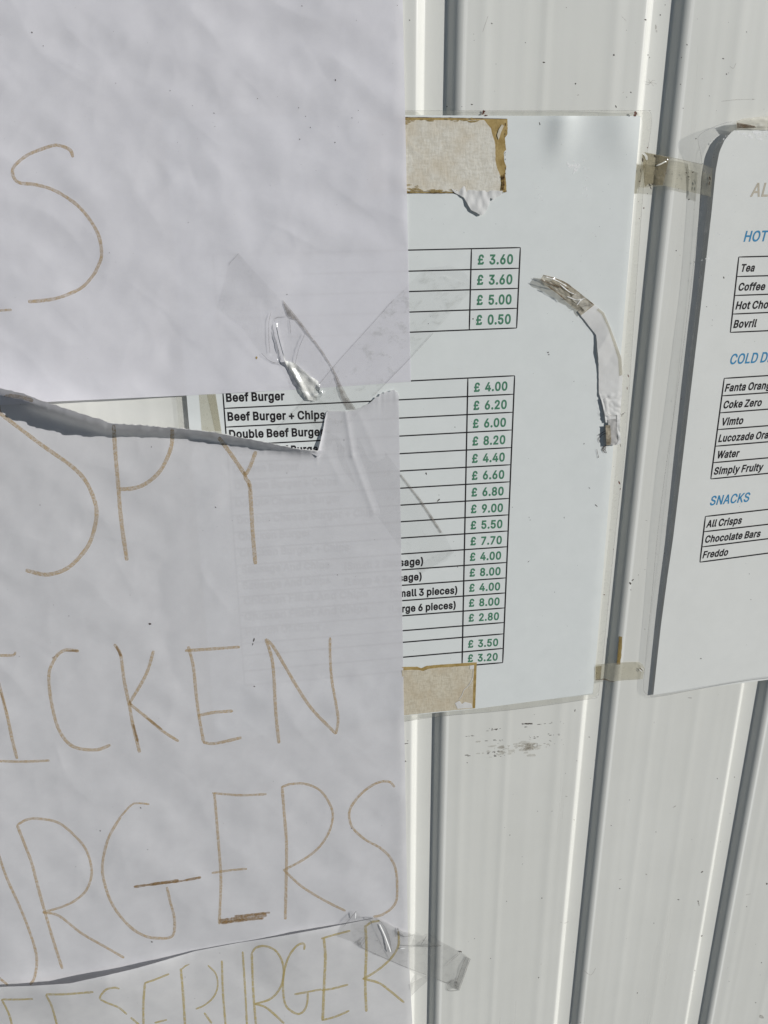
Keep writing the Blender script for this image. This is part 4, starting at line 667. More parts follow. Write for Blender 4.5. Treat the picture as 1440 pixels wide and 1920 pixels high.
def paper_between(name, top, bot, xs, nv, h, mt, parent=None, pw=1.0):
    """columns run from the top edge to the bottom edge; xs are the column positions along the top"""
    tp = np.array(top, float); bp = np.array(bot, float); v = []; f = []
    fr = (xs - xs[0]) / (xs[-1] - xs[0]); bx = bp[0, 0] + fr * (bp[-1, 0] - bp[0, 0])
    ty = np.interp(xs, tp[:, 0], tp[:, 1]); by = np.interp(bx, bp[:, 0], bp[:, 1]); n = len(xs)
    for j in range(nv + 1):
        t = (j / nv) ** pw
        for i in range(n):
            x, y = xs[i] + (bx[i] - xs[i]) * t, ty[i] + (by[i] - ty[i]) * t
            v.append(W(x, y, h(x, y)))
    for j in range(nv):
        for i in range(n - 1):
            k = j * n + i; f.append((k, k + n, k + n + 1, k + 1))
    return obj(name, v, f, mt, parent)
signA = paper_between('paper_sign', [(-75, -70), (753.5, -70)], [(-75, 765), (100, 753), (350, 741.5), (560, 730), (700, 720.5), (770.5, 715.5)], np.linspace(-75, 753.5, 210), 210, hA, M['sign'])
tag(signA, 'uppermost white paper sign with a big tan letter S, taped at its lower corner', 'paper sign', 'handwritten paper signs')
xsB = np.unique(np.r_[np.linspace(-75, 600, 200), np.linspace(600, 616, 24), np.linspace(616, 747.5, 62)])
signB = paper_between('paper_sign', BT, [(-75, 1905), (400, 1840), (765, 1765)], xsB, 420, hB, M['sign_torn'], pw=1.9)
tag(signB, 'torn white paper sign lettered SPY, ICKEN and URGERS, its ripped top edge curling out', 'paper sign', 'handwritten paper signs')
ms = Mesh()                                              # fuzzy torn fibres along the rip
for a0, a1 in ((12, 596), (612, 747)):
    e = [q for q in BT if a0 <= q[0] <= a1]; v = []; f = []
    for x, y in e:
        w = max(0.15, 0.9 + 1.6 * nz(x, y, 7, 3) + 1.1 * nz(x, y, 2.6, 4)) * (0.6 + 0.4 * sstep(150, 210, x))
        v += [W(x, y, hB(x, y)), W(x + 0.3 * w, y - w, hB(x, y) + 0.05)]
    for i in range(len(e) - 1): f.append((2 * i, 2 * i + 1, 2 * i + 3, 2 * i + 2))
    ms.add(v, f)
ms.build('torn_edge', M['torn'], signB, True)
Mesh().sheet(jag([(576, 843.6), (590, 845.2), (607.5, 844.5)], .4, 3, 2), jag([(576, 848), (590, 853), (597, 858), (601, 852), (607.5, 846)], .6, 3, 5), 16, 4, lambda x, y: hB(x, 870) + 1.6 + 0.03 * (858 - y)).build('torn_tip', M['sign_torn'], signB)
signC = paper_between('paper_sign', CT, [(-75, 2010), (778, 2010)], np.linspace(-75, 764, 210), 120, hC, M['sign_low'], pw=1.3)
tag(signC, 'lowest white paper sign with ochre lettering, overlapping the sign above it', 'paper sign', 'handwritten paper signs')

# pen strokes, letter by letter
def write(parent, strokes, h, mt, counts, name='letter', wob=0.13):
    """strokes: (width, points); counts: how many strokes each letter takes"""
    k = 0
    for c in counts:
        ms = Mesh()
        for w, pts in strokes[k:k + c]: ms.stroke(pts, 0.92 * w, h, 0.06 + 0.006 * (k % 9), wob=wob, seed=k, step=2.2); k += 1
        ms.build(name, mt, parent)
write(signA, [(6.8, [(137, 295), (131, 281), (112, 273), (95, 274), (55, 289), (31, 307), (23.5, 320), (27, 335), (38, 343), (65, 346), (95, 354), (120, 367), (145, 385), (167, 410), (185, 442), (190.5, 478), (183, 501), (174, 517), (155, 538), (130, 551), (103, 560), (75, 564), (53, 565.5)]),
              (5, [(-20, 582.5), (0, 582), (22, 581)])], hA, M['pen_tan'], [1, 1])
write(signB, [
    (8, [(62, 752), (48, 746.5), (33, 743.5), (18, 742), (8, 745.5), (1, 752), (-3, 760), (0, 774), (17, 788), (42, 807), (75, 832), (105, 853), (133, 873), (157, 897), (173, 927), (181, 957), (178, 987), (167, 1020), (147, 1047), (127, 1065), (103, 1075), (80, 1077), (48, 1069)]),
    (8, [(213, 797), (217, 857), (222, 913), (225, 953), (230, 997), (238, 1051)]),
    (8, [(323, 804), (322, 833), (313, 860), (297, 887), (273, 907), (250, 915.5), (223, 917.5)]),
    (8, [(410, 820), (437, 857), (460, 891)]), (7.5, [(480, 846), (468, 877), (460, 891)]), (8, [(459, 886), (461, 897), (468, 910), (471, 950), (474, 1000), (479, 1058)]),
    (5.5, [(-15, 1230), (0, 1229), (25, 1228.5), (29, 1222)]), (6.5, [(-12, 1250), (0, 1290), (13, 1340), (23, 1387), (32, 1423)]), (5, [(-20, 1426), (0, 1427), (43, 1428), (93, 1426)]),
    (6.5, [(148, 1221), (135, 1219), (122, 1219), (110, 1226), (103, 1235), (93, 1257), (92, 1283), (97, 1320), (107, 1360), (122, 1387), (143, 1402), (180, 1406), (207, 1397)]),
    (6.5, [(214, 1208), (221, 1217), (227, 1232), (233, 1277), (242, 1320), (250, 1363), (262, 1411)]), (6.5, [(288, 1220), (277, 1257), (263, 1285), (242, 1319)]), (6, [(241, 1318), (277, 1347), (307, 1372), (335, 1390)]),
    (6.5, [(353, 1212), (362, 1247), (368, 1303), (373, 1342), (382, 1392)]), (6, [(347, 1220), (393, 1217), (450, 1213)]), (6, [(371, 1342), (400, 1336), (437, 1333)]), (6, [(381, 1392), (403, 1394), (453, 1383)]),
    (6.5, [(523, 1394), (517, 1333), (513, 1260), (508, 1227), (498, 1198)]), (6.5, [(498, 1198), (512, 1212), (533, 1247), (560, 1293), (587, 1332), (630, 1376)]), (5.5, [(630, 1376), (634, 1350), (630, 1320), (622, 1273), (619, 1227), (619, 1195)]),
    (5.5, [(-4, 1598), (0, 1610), (13, 1647), (37, 1700), (53, 1740), (66, 1780), (69, 1807), (64, 1835), (56, 1846)]), (5, [(-10, 1826), (0, 1835), (15, 1847)]),
    (6, [(32, 1547), (50, 1593), (60, 1620), (73, 1670), (88, 1723), (103, 1773), (117, 1817)]), (5, [(32, 1547), (50, 1537), (72, 1535), (110, 1543), (143, 1570), (163, 1597), (172, 1635), (163, 1667), (143, 1687), (117, 1700), (80, 1711)]), (5, [(80, 1711), (110, 1717), (153, 1750), (200, 1777), (233, 1796)]),
    (4, [(280, 1508), (260, 1506), (247, 1509), (227, 1530)]), (5.5, [(227, 1530), (203, 1573), (192, 1624), (198, 1663), (213, 1700), (240, 1734), (267, 1753), (293, 1759), (323, 1755), (327, 1723), (319, 1690), (313, 1663)]),
    (5.5, [(402, 1487), (408, 1560), (414, 1640), (413, 1690), (411, 1733)]), (4.5, [(398, 1487), (450, 1491), (500, 1489)]), (4.5, [(397, 1637), (430, 1632), (463, 1629)]),
    (6, [(529, 1474), (533, 1527), (537, 1577), (537, 1630), (535, 1724)]), (4.8, [(529, 1475), (547, 1470), (573, 1470), (600, 1482), (618, 1507), (624, 1530), (617, 1560), (597, 1590), (567, 1613), (533, 1631)]), (4.8, [(531, 1630), (563, 1660), (597, 1682), (627, 1698), (648, 1708)]),
    (5, [(740, 1476), (730, 1466), (710, 1467), (687, 1480), (667, 1500), (655, 1523), (660, 1550), (683, 1573), (713, 1590), (733, 1610), (743, 1636), (744.5, 1680), (737, 1700), (717, 1715), (700, 1719)])], hB, M['pen_tan'], [1, 2, 3, 3, 1, 3, 4, 3, 2, 3, 2, 3, 3, 1])
write(signB, [(5, [(251, 1663), (293, 1657), (333, 1653), (377, 1645)]), (6, [(280, 1659), (300, 1656), (335, 1651)]), (8, [(411, 1728), (450, 1722), (500, 1715)]), (5, [(415, 1731), (450, 1726), (494, 1722)]), (4, [(440, 1718), (470, 1715), (506, 1711)]),
              (5, [(457, 884), (461, 894)]), (4, [(243, 1314), (246, 1322)]), (5, [(218, 1212), (227, 1230)]), (4, [(250, 1358), (259, 1392)]), (4, [(275, 1346), (304, 1368)]), (3, [(124, 1221), (146, 1220)]), (3, [(1, 1297), (13, 1335)]), (3.5, [(466, 905), (470, 922)]), (3.5, [(98, 1234), (103, 1231)])], hB, M['pen_dark'], [2, 3] + [1] * 9, 'retraced_stroke', 0.5)
write(signC, [
    (4.5, [(3, 1874), (10, 1887), (18, 1905), (23, 1925)]), (4, [(3, 1874), (33, 1874), (62, 1873)]), (4.5, [(86, 1865), (97, 1887), (107, 1922)]), (4.5, [(86, 1864.5), (125, 1864), (175, 1860)]),
    (4, [(224, 1854), (215, 1852), (200, 1855), (190, 1865), (188, 1873), (200, 1880), (222, 1889), (238, 1902)]), (4.5, [(272, 1842), (269, 1880), (269, 1922)]), (4, [(272, 1843), (290, 1837), (317, 1826)]), (4, [(290, 1918), (313, 1912)]), (4, [(245, 1908), (262, 1922)]),
    (5, [(339, 1816), (343, 1860), (347, 1922)]), (3.5, [(390, 1810), (405, 1827), (408, 1850), (400, 1870), (383, 1885), (367, 1892)]), (3, [(340, 1818), (348, 1811), (355, 1808)]), (4.5, [(383, 1899), (397, 1919)]),
    (4.5, [(416, 1801), (418, 1860), (423, 1922)]), (4.2, [(455, 1784), (460, 1860), (463, 1922)]), (4.8, [(472, 1787), (475, 1860), (480, 1922)]), (4.5, [(472, 1787), (480, 1777), (497, 1774), (517, 1783), (529, 1803), (532, 1827), (525, 1853), (507, 1873), (477, 1883)]), (4.5, [(477, 1882), (500, 1890), (533, 1919)]),
    (4.5, [(570, 1781), (571, 1772), (565, 1769), (553, 1777), (540, 1797), (532, 1827), (531, 1860), (537, 1887), (557, 1901), (570, 1895), (576, 1880), (577, 1861)]), (4, [(552, 1864.5), (603, 1855)]),
    (5.5, [(607, 1758), (610, 1793), (608, 1843), (605, 1914)]), (4.2, [(602, 1760), (630, 1752), (657, 1745)]), (4.2, [(603, 1857), (627, 1853), (653, 1846)]), (4.2, [(603, 1913), (627, 1907), (655, 1895)]),
    (5.5, [(685, 1735), (687, 1777), (685, 1843), (687, 1897)]), (4.5, [(685, 1737), (697, 1729), (712, 1726.5)]), (4.5, [(747, 1746), (747, 1773), (733, 1797), (707, 1820), (680, 1836)]), (4.8, [(681, 1835), (710, 1843), (730, 1857), (758, 1880)])], hC, M['pen_ochre'], [2, 2, 1, 4, 4, 2, 3, 2, 4, 4])
specks('dirt_specks', M['dirt'], signA, [(81, 86, 1.5), (60, 61, 1.6, 1.6, .8), (217, 156, .9), (319, 170, 1), (361, 198, .9), (401, 212, 1.2), (403, 237, .8), (566, 11, 1.1), (629, 150, 1.4, 1.8, 1.5), (483, 185, 1.2), (560, 202, 1.2), (573, 218, 1), (582, 239, 1.2), (562, 261, 1.4), (628, 267, 1.2), (672, 207, .8), (660, 221, .9, 2, 1), (353, 417, 1), (205, 474, 1.1), (333, 267, .7), (668, 38, .7), (672, 229, .6), (690, 337, .5), (538, 552, 1.2), (745, 10, .8)] + [(random.uniform(0, 750), random.uniform(0, 700), random.uniform(.3, .55)) for _ in range(40)], hA, 0.15)
specks('brown_specks', M['glue'], signA, [(481, 671, 2.4, 1.5, 1.4)], hA, 0.12)
specks('dirt_specks', M['dirt'], signB, [(284, 838, 1), (75, 947, 1), (404, 951, 1, 2, .8), (129, 1155, .8), (476, 1200, 1.6, 3, 1.8), (474, 1208, 1, 3, 1.9), (477, 1287, 1.4, 1.6, 0), (264, 1515, 1.2), (188, 1558, 1.2, 1.8, .6), (277, 1593, 1), (142, 1625, .7), (659, 1553, 1.2), (645, 825, 1), (538, 887, 1.1), (38, 758, .7), (285, 1766, 1.6, 1.6, .3), (281, 1170, 2.2, 2, .2), (36, 1231, .8), (633, 1078, .9)] + [(random.uniform(0, 750), random.uniform(870, 1740), random.uniform(.3, .55)) for _ in range(40)], hB, 0.15)
specks('dirt_specks', M['dirt'], signC, [(347, 1832, .8), (365, 1872, .7), (500, 1890, .7), (412, 1787, .7), (240, 1870, .5)] + [(random.uniform(0, 765), random.uniform(1800, 1919), random.uniform(.3, .5)) for _ in range(12)], hC, 0.15)

# ------------------------------------------------------------------ old carpet tape left on the price list
def h_weave(x, y): return hM(x, y) + 0.55 + 0.12 * nz(x, y, 14, 5)
tp = thing('tape_remnant', W(855, 290, 1), 'large beige cloth tape patch with torn end, near the top of the price list', 'old tape', 'cloth tape patches on the price list')
rag = jag([(951, 222.8), (952, 232), (951, 252), (946.5, 258), (949, 281), (944, 287), (946.5, 306), (949, 312), (947.5, 328), (949, 345), (949.4, 360)], 1.6, 2.5, 6)
Mesh().sheet([(690, 219), (690, 362)], [(949, 222.8), (940, 361)], 30, 60, lambda x, y: hM(x, y) + 0.18).build('cloth_underside', M['glue'], tp)
Mesh().sheet([(930 + 2 * math.sin(k * 2.1), 222.8 + k * 138.5 / 20) for k in range(21)], rag, 60, 8, lambda x, y: hM(x, y) + 0.22).build('glue_edge', M['glue'], tp)
wr_edge = jag([(908, 225), (913, 232), (920, 240), (924, 254), (928, 266), (929, 282), (929, 300), (931, 312), (934, 320), (938, 329), (939, 345), (938, 356), (936, 360)], 1.0, 2.5, 8)
Mesh().sheet(jag([(932, 254), (935, 243), (941, 233)], .7, 2, 4), jag([(935, 262), (939, 250), (945, 236)], .7, 2, 5), 16, 4, h_weave).build('cloth_sliver', M['weave_tan'], tp)
wl_e = [(690, 224), (690, 356)]
ms = Mesh(); ms.sheet([(690, 225), (690, 358)], wr_edge, 60, 60, h_weave); ms.build('cloth_face', M['weave'], tp)
ms = Mesh()
for cx, cy0, n, sx, sy in ((775, 355, 22, 9, 4), (820, 358, 14, 16, 1.8), (800, 224, 20, 26, 1.5), (880, 225, 16, 16, 1.5), (765, 226, 10, 8, 3)):
    for _ in range(n): ms.fleck(rng.gauss(cx, sx), min(360, max(222, rng.gauss(cy0, sy))), rng.uniform(1, 3), h_weave, 0.16 + rng.random() * .02, rng.uniform(1.5, 4), 0)
o = ms.build('glue_stains', ink_mat('glue_stain', (0.36, 0.26, 0.10), (0.46, 0.36, 0.18), 0.2, 0.8, 500), tp, True); o['kind'] = 'stuff'
tong = jag([(853, 362), (862, 366), (870, 370.6), (877, 382), (883.3, 394), (893, 398), (901.8, 403.6), (907.6, 401.7), (912, 394), (916.4, 384), (919, 371), (923, 373), (926, 376), (931, 369), (937.8, 367.6), (941, 362)], 0.9, 2.5, 3)
def h_tong(x, y): return hM(x, y) + 0.7 + 0.9 * sstep(360, 400, y) + 0.5 * nz(x, y * 0.4, 9, 2)
Mesh().sheet(jag([(846, 354), (862, 357), (868, 350), (872, 346), (876, 356), (900, 358), (925, 357), (943, 358)], 1.6, 2.5, 5), tong, 60, 14, h_tong).build('torn_paper', M['torn'], tp)
ms = Mesh()
for _ in range(26): ms.fleck(rng.gauss(944, 1.8), rng.uniform(328, 361), rng.uniform(1, 2.6), lambda x, y: hM(x, y) + 0.9, 0.02 + rng.random() * .02, rng.uniform(1, 3), 1.5)
for _ in range(12): ms.fleck(rng.gauss(947, .8), rng.uniform(224, 330), rng.uniform(.6, 1.2), lambda x, y: hM(x, y) + 0.35, 0.02 + rng.random() * .02, rng.uniform(2, 4), 1.5)
ms.stroke([(757, 219.8), (836, 220.6), (885, 221.6), (951, 223)], 1.2, hM, 0.3, wob=.6); ms.stroke([(761, 362), (800, 362.2), (846, 362), (856, 363)], 1.5, hM, 0.3, wob=.6)
o = ms.build('dark_glue', M['glue_dark'], tp, True); o['kind'] = 'stuff'
tb = thing('tape_remnant', W(825, 1290, 1), 'tan cloth tape patch at the foot of the price list, below the last price', 'old tape', 'cloth tape patches on the price list')
topb = [(753.5, 1251), (757, 1250.5), (782, 1250), (790, 1253), (800, 1248.5), (826, 1246), (865, 1243.7), (894, 1241.8)]; botb = [(756.5, 1341.2), (760, 1341), (826, 1334), (891, 1328)]
Mesh().sheet(jag(topb, .6, 3, 3), botb, 60, 24, lambda x, y: hM(x, y) + 0.2).build('glue_edge', M['glue'], tb)
Mesh().sheet(jag([(753.5, 1257), (757, 1256.5), (785, 1256), (794, 1258), (803, 1254), (826, 1251.5), (865, 1249), (888.5, 1247.3)], .8, 3, 7), [(756.5, 1341.2), (760, 1341), (826, 1334), (886, 1328.5)], 60, 24, h_weave).build('cloth_face', M['weave_tan'], tb)
ms = Mesh(); ms.sheet(jag([(853, 1318), (862, 1314), (866, 1320), (872, 1316), (884, 1319)], .8, 2, 4), [(858, 1329), (886, 1327)], 20, 5, lambda x, y: h_weave(x, y) + 0.15)
ms.sheet([(881, 1248), (889, 1247)], [(881, 1255), (888.5, 1254)], 4, 4, lambda x, y: h_weave(x, y) + 0.15)
ms.stroke([(888, 1254), (886, 1272), (878, 1286), (870, 1294), (866, 1304), (860, 1312)], 1.0, h_weave, 0.16)
ms.build('torn_paper', M['torn'], tb)

# ------------------------------------------------------------------ clear tapes
def ridged(base, ridges, rough=0.0, seed=0, sc=10):
    def f(x, y):
        h = base(x, y)
        for (x0, y0, x1, y1, a, w) in ridges:
            t = ((x - x0) * (x1 - x0) + (y - y0) * (y1 - y0)) / ((x1 - x0) ** 2 + (y1 - y0) ** 2)
            if -0.1 < t < 1.1:
                tt = min(1, max(0, t)); d = math.hypot(x - x0 - tt * (x1 - x0), y - y0 - tt * (y1 - y0))
                h += a * max(0.0, 1 - d / w) * (1 - abs(2 * tt - 1) ** 4 * 0.6)
        if rough: h += rough * (abs(nz(x, y, sc, seed)) + 0.6 * abs(nz(x, y, sc * .45, seed + 1)))
        return h
    return f
# long diagonal strip over the upper sign, the gap and under the torn sign
def baseT(x, y):
    if y < 725: return hA(x, y) + 0.22
    if y < 742: t = (y - 725) / 17; return (hA(x, y) + 0.22) * (1 - t) + (hM(x, y) + 0.5) * t
    return hM(x, y) + 0.12 + 0.38 * sstep(765, 742, y)
rT = [(517, 607, 536, 683, 2.2, 5), (504, 590, 506, 660, 1.0, 6), (545, 585, 550, 628, 0.7, 5), (573, 622, 553, 680, 1.2, 7), (541, 681, 580, 752, 1.4, 7), (558, 684, 596, 722, 1.0, 8), (505, 585, 536, 568, 0.9, 9), (488, 605, 520, 580, 0.6, 9), (528, 552, 545, 580, .8, 7), (492, 662, 530, 682, 1.5, 7), (596, 722, 606, 740, 1.5, 5), (585, 742, 608, 740, 1.6, 6)]
hTr = ridged(baseT, rT, 0.5, 12, 15)
def hT(x, y):
    k = sstep(560, 600, y) * sstep(765, 735, y); return baseT(x, y) * (1 - k) + hTr(x, y) * k
rEdge = [(447, 475), (482, 514), (517, 551), (530, 567), (542, 577), (557, 596), (575, 618), (591, 639), (609, 665), (624, 688), (632, 706), (637, 725), (645, 740), (656, 756), (667, 770), (700, 815), (750, 885), (790, 935), (830, 997), (851.5, 1036)]
lEdge = [(429, 498), (420, 530), (406, 577), (430, 596), (457, 617), (475, 645), (490, 661), (508, 678), (524, 682), (534, 700), (545, 730), (560, 757), (572, 780), (588, 801), (620, 850), (670, 915), (720, 985), (788, 1078)]
t1 = thing('tape_strip', W(560, 650, 3), 'long crumpled clear tape running slantwise from the upper sign down onto the price list', 'clear tape', 'clear tape strips')
Mesh().sheet(lEdge, rEdge, 260, 52, hT).build('tape_film', M['tape'], t1)
Mesh().sheet([(788, 1078), (800, 1067), (812, 1062), (823, 1058), (838, 1051), (851.5, 1036)], [(780, 1066), (800, 1050), (812, 1044), (822, 1038), (832, 1030), (846, 1028)], 20, 4, lambda x, y: hM(x, y) + 0.5).build('folded_end', M['tape'], t1)
# dirty rolled-over edge
hTe = lambda x, y: hT(x, y) + 0.25
ef = Mesh(); ef.sheet([(530, 562), (545, 580), (560, 598), (575, 618), (590, 640)], [(533, 575), (540, 592), (556, 602), (573, 622), (588, 641)], 30, 5, hTe)
ef.sheet([(622, 686), (632, 704), (640, 722), (652, 744), (668, 768)], [(621, 687), (628, 706), (634, 726), (640, 746), (650, 768)], 30, 5, hTe)
ef.sheet([(590, 638), (606, 660), (622, 686)], [(588, 640), (604, 662), (620, 687)], 16, 3, hTe)
ef.sheet([(751, 888), (790, 938), (815, 975), (829, 998)], [(751, 893), (787, 940), (811, 977), (826, 1000)], 30, 3, lambda x, y: hM(x, y) + 0.5)
ef.build_each('rolled_edge', film_mat('rolled_tape_edge', (0.86, 0.85, 0.84, 1), 0.10, (0.30, 0.27, 0.24, 1), 0.5, 0.15, 420, lo=.42, hi=.7), t1)
# shiny crumpled fold, its glare painted in as a whitish film
def h_foil(x, y): return hT(x, y) + 0.3 + 1.0 * abs(nz(x + .7 * y, y - .5 * x, 24, 3)) + 0.4 * abs(nz(x, y, 11, 7))
Mesh().sheet([(534, 676), (541, 690), (552, 710), (562, 728), (572, 742), (578, 750)], [(552, 680), (566, 692), (580, 704), (596, 714), (600, 730), (592, 752)], 44, 16, h_foil).build('shiny_fold', film_mat('glare_tape_fold', (0.95, 0.95, 0.94, 1), 0.55, (0.93, 0.93, 0.88, 1), 0.35, 0.22, 260, 2.6, .35, .62), t1)
Mesh().sheet([(590, 726), (600, 734), (611, 733)], [(586, 754), (598, 750), (605, 740)], 14, 8, h_foil).build('shiny_flap', film_mat('shiny_tape_flap', (0.92, 0.93, 0.93, 1), 0.3, (0.70, 0.72, 0.70, 1), 0.4, 0.12, 300, 1.6), t1)
cr = Mesh()
for p in ([(517, 607), (524, 640), (536, 681)], [(536, 681), (552, 712), (574, 747)]): cr.stroke(p, 1.5, hT, 0.4)
cr.build_each('painted_glint', plain_mat('painted_glint', (0.8, 0.8, 0.78), (0.88, 0.88, 0.85), 300, 0.25, spec=.8), t1)  # glints on the creases, painted as pale strokes
cr = Mesh()
for p in ([(508, 586), (504, 605), (504, 635), (506, 662)], [(553, 684), (560, 655), (572, 625)], [(490, 662), (508, 678), (533, 682)], [(535, 578), (540, 592)], [(543, 598), (545, 625)], [(514, 604), (518, 596), (536, 594)], [(518, 640), (528, 678)], [(429, 498), (432, 492), (440, 484), (447, 475)]): cr.stroke(p, 1.3, hT, 0.35, wob=.5)
cr.build_each('creases', M['tape_fold'], t1)

t2 = thing('tape_strip', W(740, 640, 3), 'clear tape slanting across the lower right corner of the upper sign onto the price table', 'clear tape', 'clear tape strips')
def baseT2(x, y):
    on = sstep(774, 764, x) * sstep(733, 722, y)
    return (hA(x, y) + 0.34) * on + (hM(x, y) + 0.62) * (1 - on)
Mesh().sheet([(795, 505), (739, 561), (690, 616), (634, 678), (594, 726), (561, 760), (515, 808)], [(892, 537), (852, 581), (812, 625), (770, 671), (728, 714), (700, 743), (640, 812)], 130, 34, baseT2).build('tape_film', film_mat('smudged_clear_tape', (1, 1, 1, 1), 0.0, (0.42, 0.43, 0.38, 1), 0.22, 0.16, 130, .6, lo=.53, hi=.72), t2)
Mesh().sheet([(795, 505), (800, 502), (845, 497), (870, 508), (892, 537)], [(795, 506), (810, 512), (845, 517), (868, 528), (892, 537)], 24, 4, lambda x, y: hM(x, y) + 0.66).build('tape_end', M['tape'], t2)
cr = Mesh(); cr.stroke([(739, 561), (690, 616), (634, 678), (594, 726)], 0.9, baseT2, 0.1); cr.stroke([(812, 625), (770, 671), (728, 714), (700, 743)], 1.0, baseT2, 0.1); cr.stroke([(594, 726), (561, 760), (520, 803)], 0.7, baseT2, .1)
cr.build_each('film_edge', M['tape_fold'], t2)

t3 = thing('tape_strip', W(1262, 325, 1), 'grubby yellowed clear tape joining the price list to the drinks list across a groove', 'clear tape', 'clear tape strips')
h3 = lambda x, y: 1.6 + 1.4 * math.exp(-((x - 1235) / 22) ** 2) + 3.4 * sstep(1298, 1316, x) + 0.25 * nz(x, y, 16, 3)
Mesh().sheet([(1204, 285), (1214.5, 286), (1255, 294), (1285, 301), (1316, 308), (1336, 315)], [(1197.5, 351), (1208, 352), (1244, 348), (1271, 354), (1312, 364), (1333, 369)], 60, 24, h3).build('tape_film', M['tape_yellow'], t3)
hb = ridged(lambda x, y: h3(x, y) + 0.35, [(1226, 310, 1250, 303, 1.2, 5)], 0.6, 4, 12)
Mesh().sheet(jag([(1204, 285), (1214, 287), (1236, 291), (1255, 295)], .8, 3, 2), jag([(1209, 351), (1216, 344), (1232, 347), (1243, 347)], .8, 3, 6), 36, 26, hb).build('folded_flap', M['tape_brown'], t3)
cr = Mesh(); cr.stroke([(1230, 311), (1240, 307), (1249, 302)], 3, hb, .3, wob=.5); cr.stroke([(1204, 286), (1211, 292), (1213, 300)], 4, hb, .3, wob=.5); cr.build_each('painted_glint', plain_mat('tape_glint', (0.8, 0.79, 0.72), (0.88, 0.87, 0.80), 300, 0.2, spec=.9), t3)  # pale strokes paint the glints along the folded tape
cr = Mesh(); cr.stroke([(1255, 295), (1249, 318), (1245, 347)], 1.2, h3, .5, wob=.4); cr.stroke([(1255, 294.5), (1285, 301), (1316, 308), (1336, 315)], 1.2, h3, .15); cr.stroke([(1208, 290), (1204, 310), (1199, 350)], 1.6, h3, .6, wob=.6)
cr.build_each('grimy_edge', M['dirt_soft'], t3)
specks('dirt_specks', M['dirt'], t3, [(1228, 293, 2.6), (1249, 325, 1.2), (1260, 326, 1), (1287, 324, 1.4, 2, .4), (1299, 323, 1.4, 2, -.5), (1291, 331, 1.6, 1.6, .6), (1292, 337, 1), (1218, 347, 2.2, 2, .8), (1223, 346, 2.2, 1.6, -.5), (1220, 352, 1.4, 3, 1.2), (1214, 363, 1.2), (1272, 354, 1), (1331, 334, 1.8, 3, 1.4), (1330, 344, 1.3, 4, 1.7), (1205, 300, 1.8, 3, 1.4), (1201, 320, 1.2, 4, 1.5), (1199, 340, 1.2, 2, .2)] + [(rng.uniform(1256, 1325), rng.uniform(312, 350), rng.uniform(.3, .7)) for _ in range(30)], lambda x, y: h3(x, y) + .45, 0.3)

t4 = thing('tape_strip', W(1165, 1258, 1), 'short yellowed clear tape tab holding the lower right corner of the price list', 'clear tape', 'clear tape strips')
h4 = lambda x, y: 1.5 + 0.6 * sstep(1120, 1150, x) - 0.9 * sstep(1165, 1200, x) + 0.15 * nz(x, y, 12, 9)
Mesh().sheet([(1116.7, 1247), (1134, 1245), (1152, 1243), (1176, 1241.5), (1198, 1241), (1205, 1246), (1209, 1254)], [(1116.5, 1275.5), (1128, 1274), (1135, 1275), (1152, 1277.5), (1176, 1275), (1198, 1274), (1205, 1273)], 44, 14, h4).build('tape_film', M['tape_yellow'], t4)
cr = Mesh(); cr.stroke([(1117, 1275), (1127, 1274), (1135, 1273.5), (1143, 1277), (1152, 1278)], 1.8, h4, .2, wob=.6); cr.stroke([(1199, 1252), (1205, 1258)], 2.0, h4, .3, wob=.5); cr.build_each('grimy_edge', M['glue_dark'], t4)
cr = Mesh(); cr.stroke([(1199, 1255), (1204, 1259)], 2, h4, .5); cr.stroke([(1202, 1252), (1207, 1256)], 1.4, h4, .5); cr.build_each('painted_glint', M['glare_white'], t4)  # crease highlights painted as white strokes
Mesh().sheet([(1117, 1250), (1122, 1249), (1128, 1249)], [(1117, 1274), (1122, 1273), (1126, 1273)], 8, 8, lambda x, y: h4(x, y) + .3).build('folded_end', M['tape_brown'], t4)

t5 = thing('tape_strip', W(770, 1790, 2), 'wrinkled clear tape sticking the lowest sign to the wall across a groove', 'clear tape', 'clear tape strips')
def base5(x, y):
    pap = hC(x, y) + 0.35 if y > ip(x, CT) else max(hB(x, y), hC(x, ip(x, CT))) + 0.35
    return pap * sstep(778, 760, x) + 0.35 * sstep(760, 778, x)
r5 = [(700, 1722, 736, 1797, 2.0, 7), (727, 1730, 745, 1790, 1.2, 8), (750, 1772, 825, 1771, 1.4, 6), (690, 1722, 704, 1720, 1.8, 6), (777, 1765, 802, 1748, 1.3, 8), (745, 1745, 770, 1760, 1.0, 7), (640, 1755, 668, 1710, 1.2, 7), (675, 1776, 690, 1755, .8, 7), (835, 1812, 862, 1788, .7, 6), (849, 1842, 870, 1805, .8, 6), (725, 1780, 770, 1780, .8, 7)]
h5 = ridged(base5, r5, 0.35, 6, 14)
u5 = [(640, 1731), (655, 1719), (668, 1708), (676, 1718), (690, 1720), (704, 1718), (729, 1731), (738, 1738), (746, 1739), (752, 1745), (766, 1748), (779, 1754), (792, 1754), (803, 1749), (815, 1758), (826, 1765), (843, 1774), (860, 1783), (872, 1790), (882, 1797.5)]
d5 = [(631, 1755), (650, 1762), (668, 1768), (676, 1776), (700, 1787), (725, 1798), (746, 1808), (767, 1816), (784, 1822), (800, 1828), (819, 1835.5), (830, 1840), (840, 1844), (848, 1853), (861, 1857)]
Mesh().sheet(u5, d5, 150, 44, h5).build('tape_film', film_mat('wrinkled_clear_tape', (0.95, 0.95, 0.95, 1), 0.04, (0.5, 0.5, 0.48, 1), 0.16, 0.14, 130), t5)
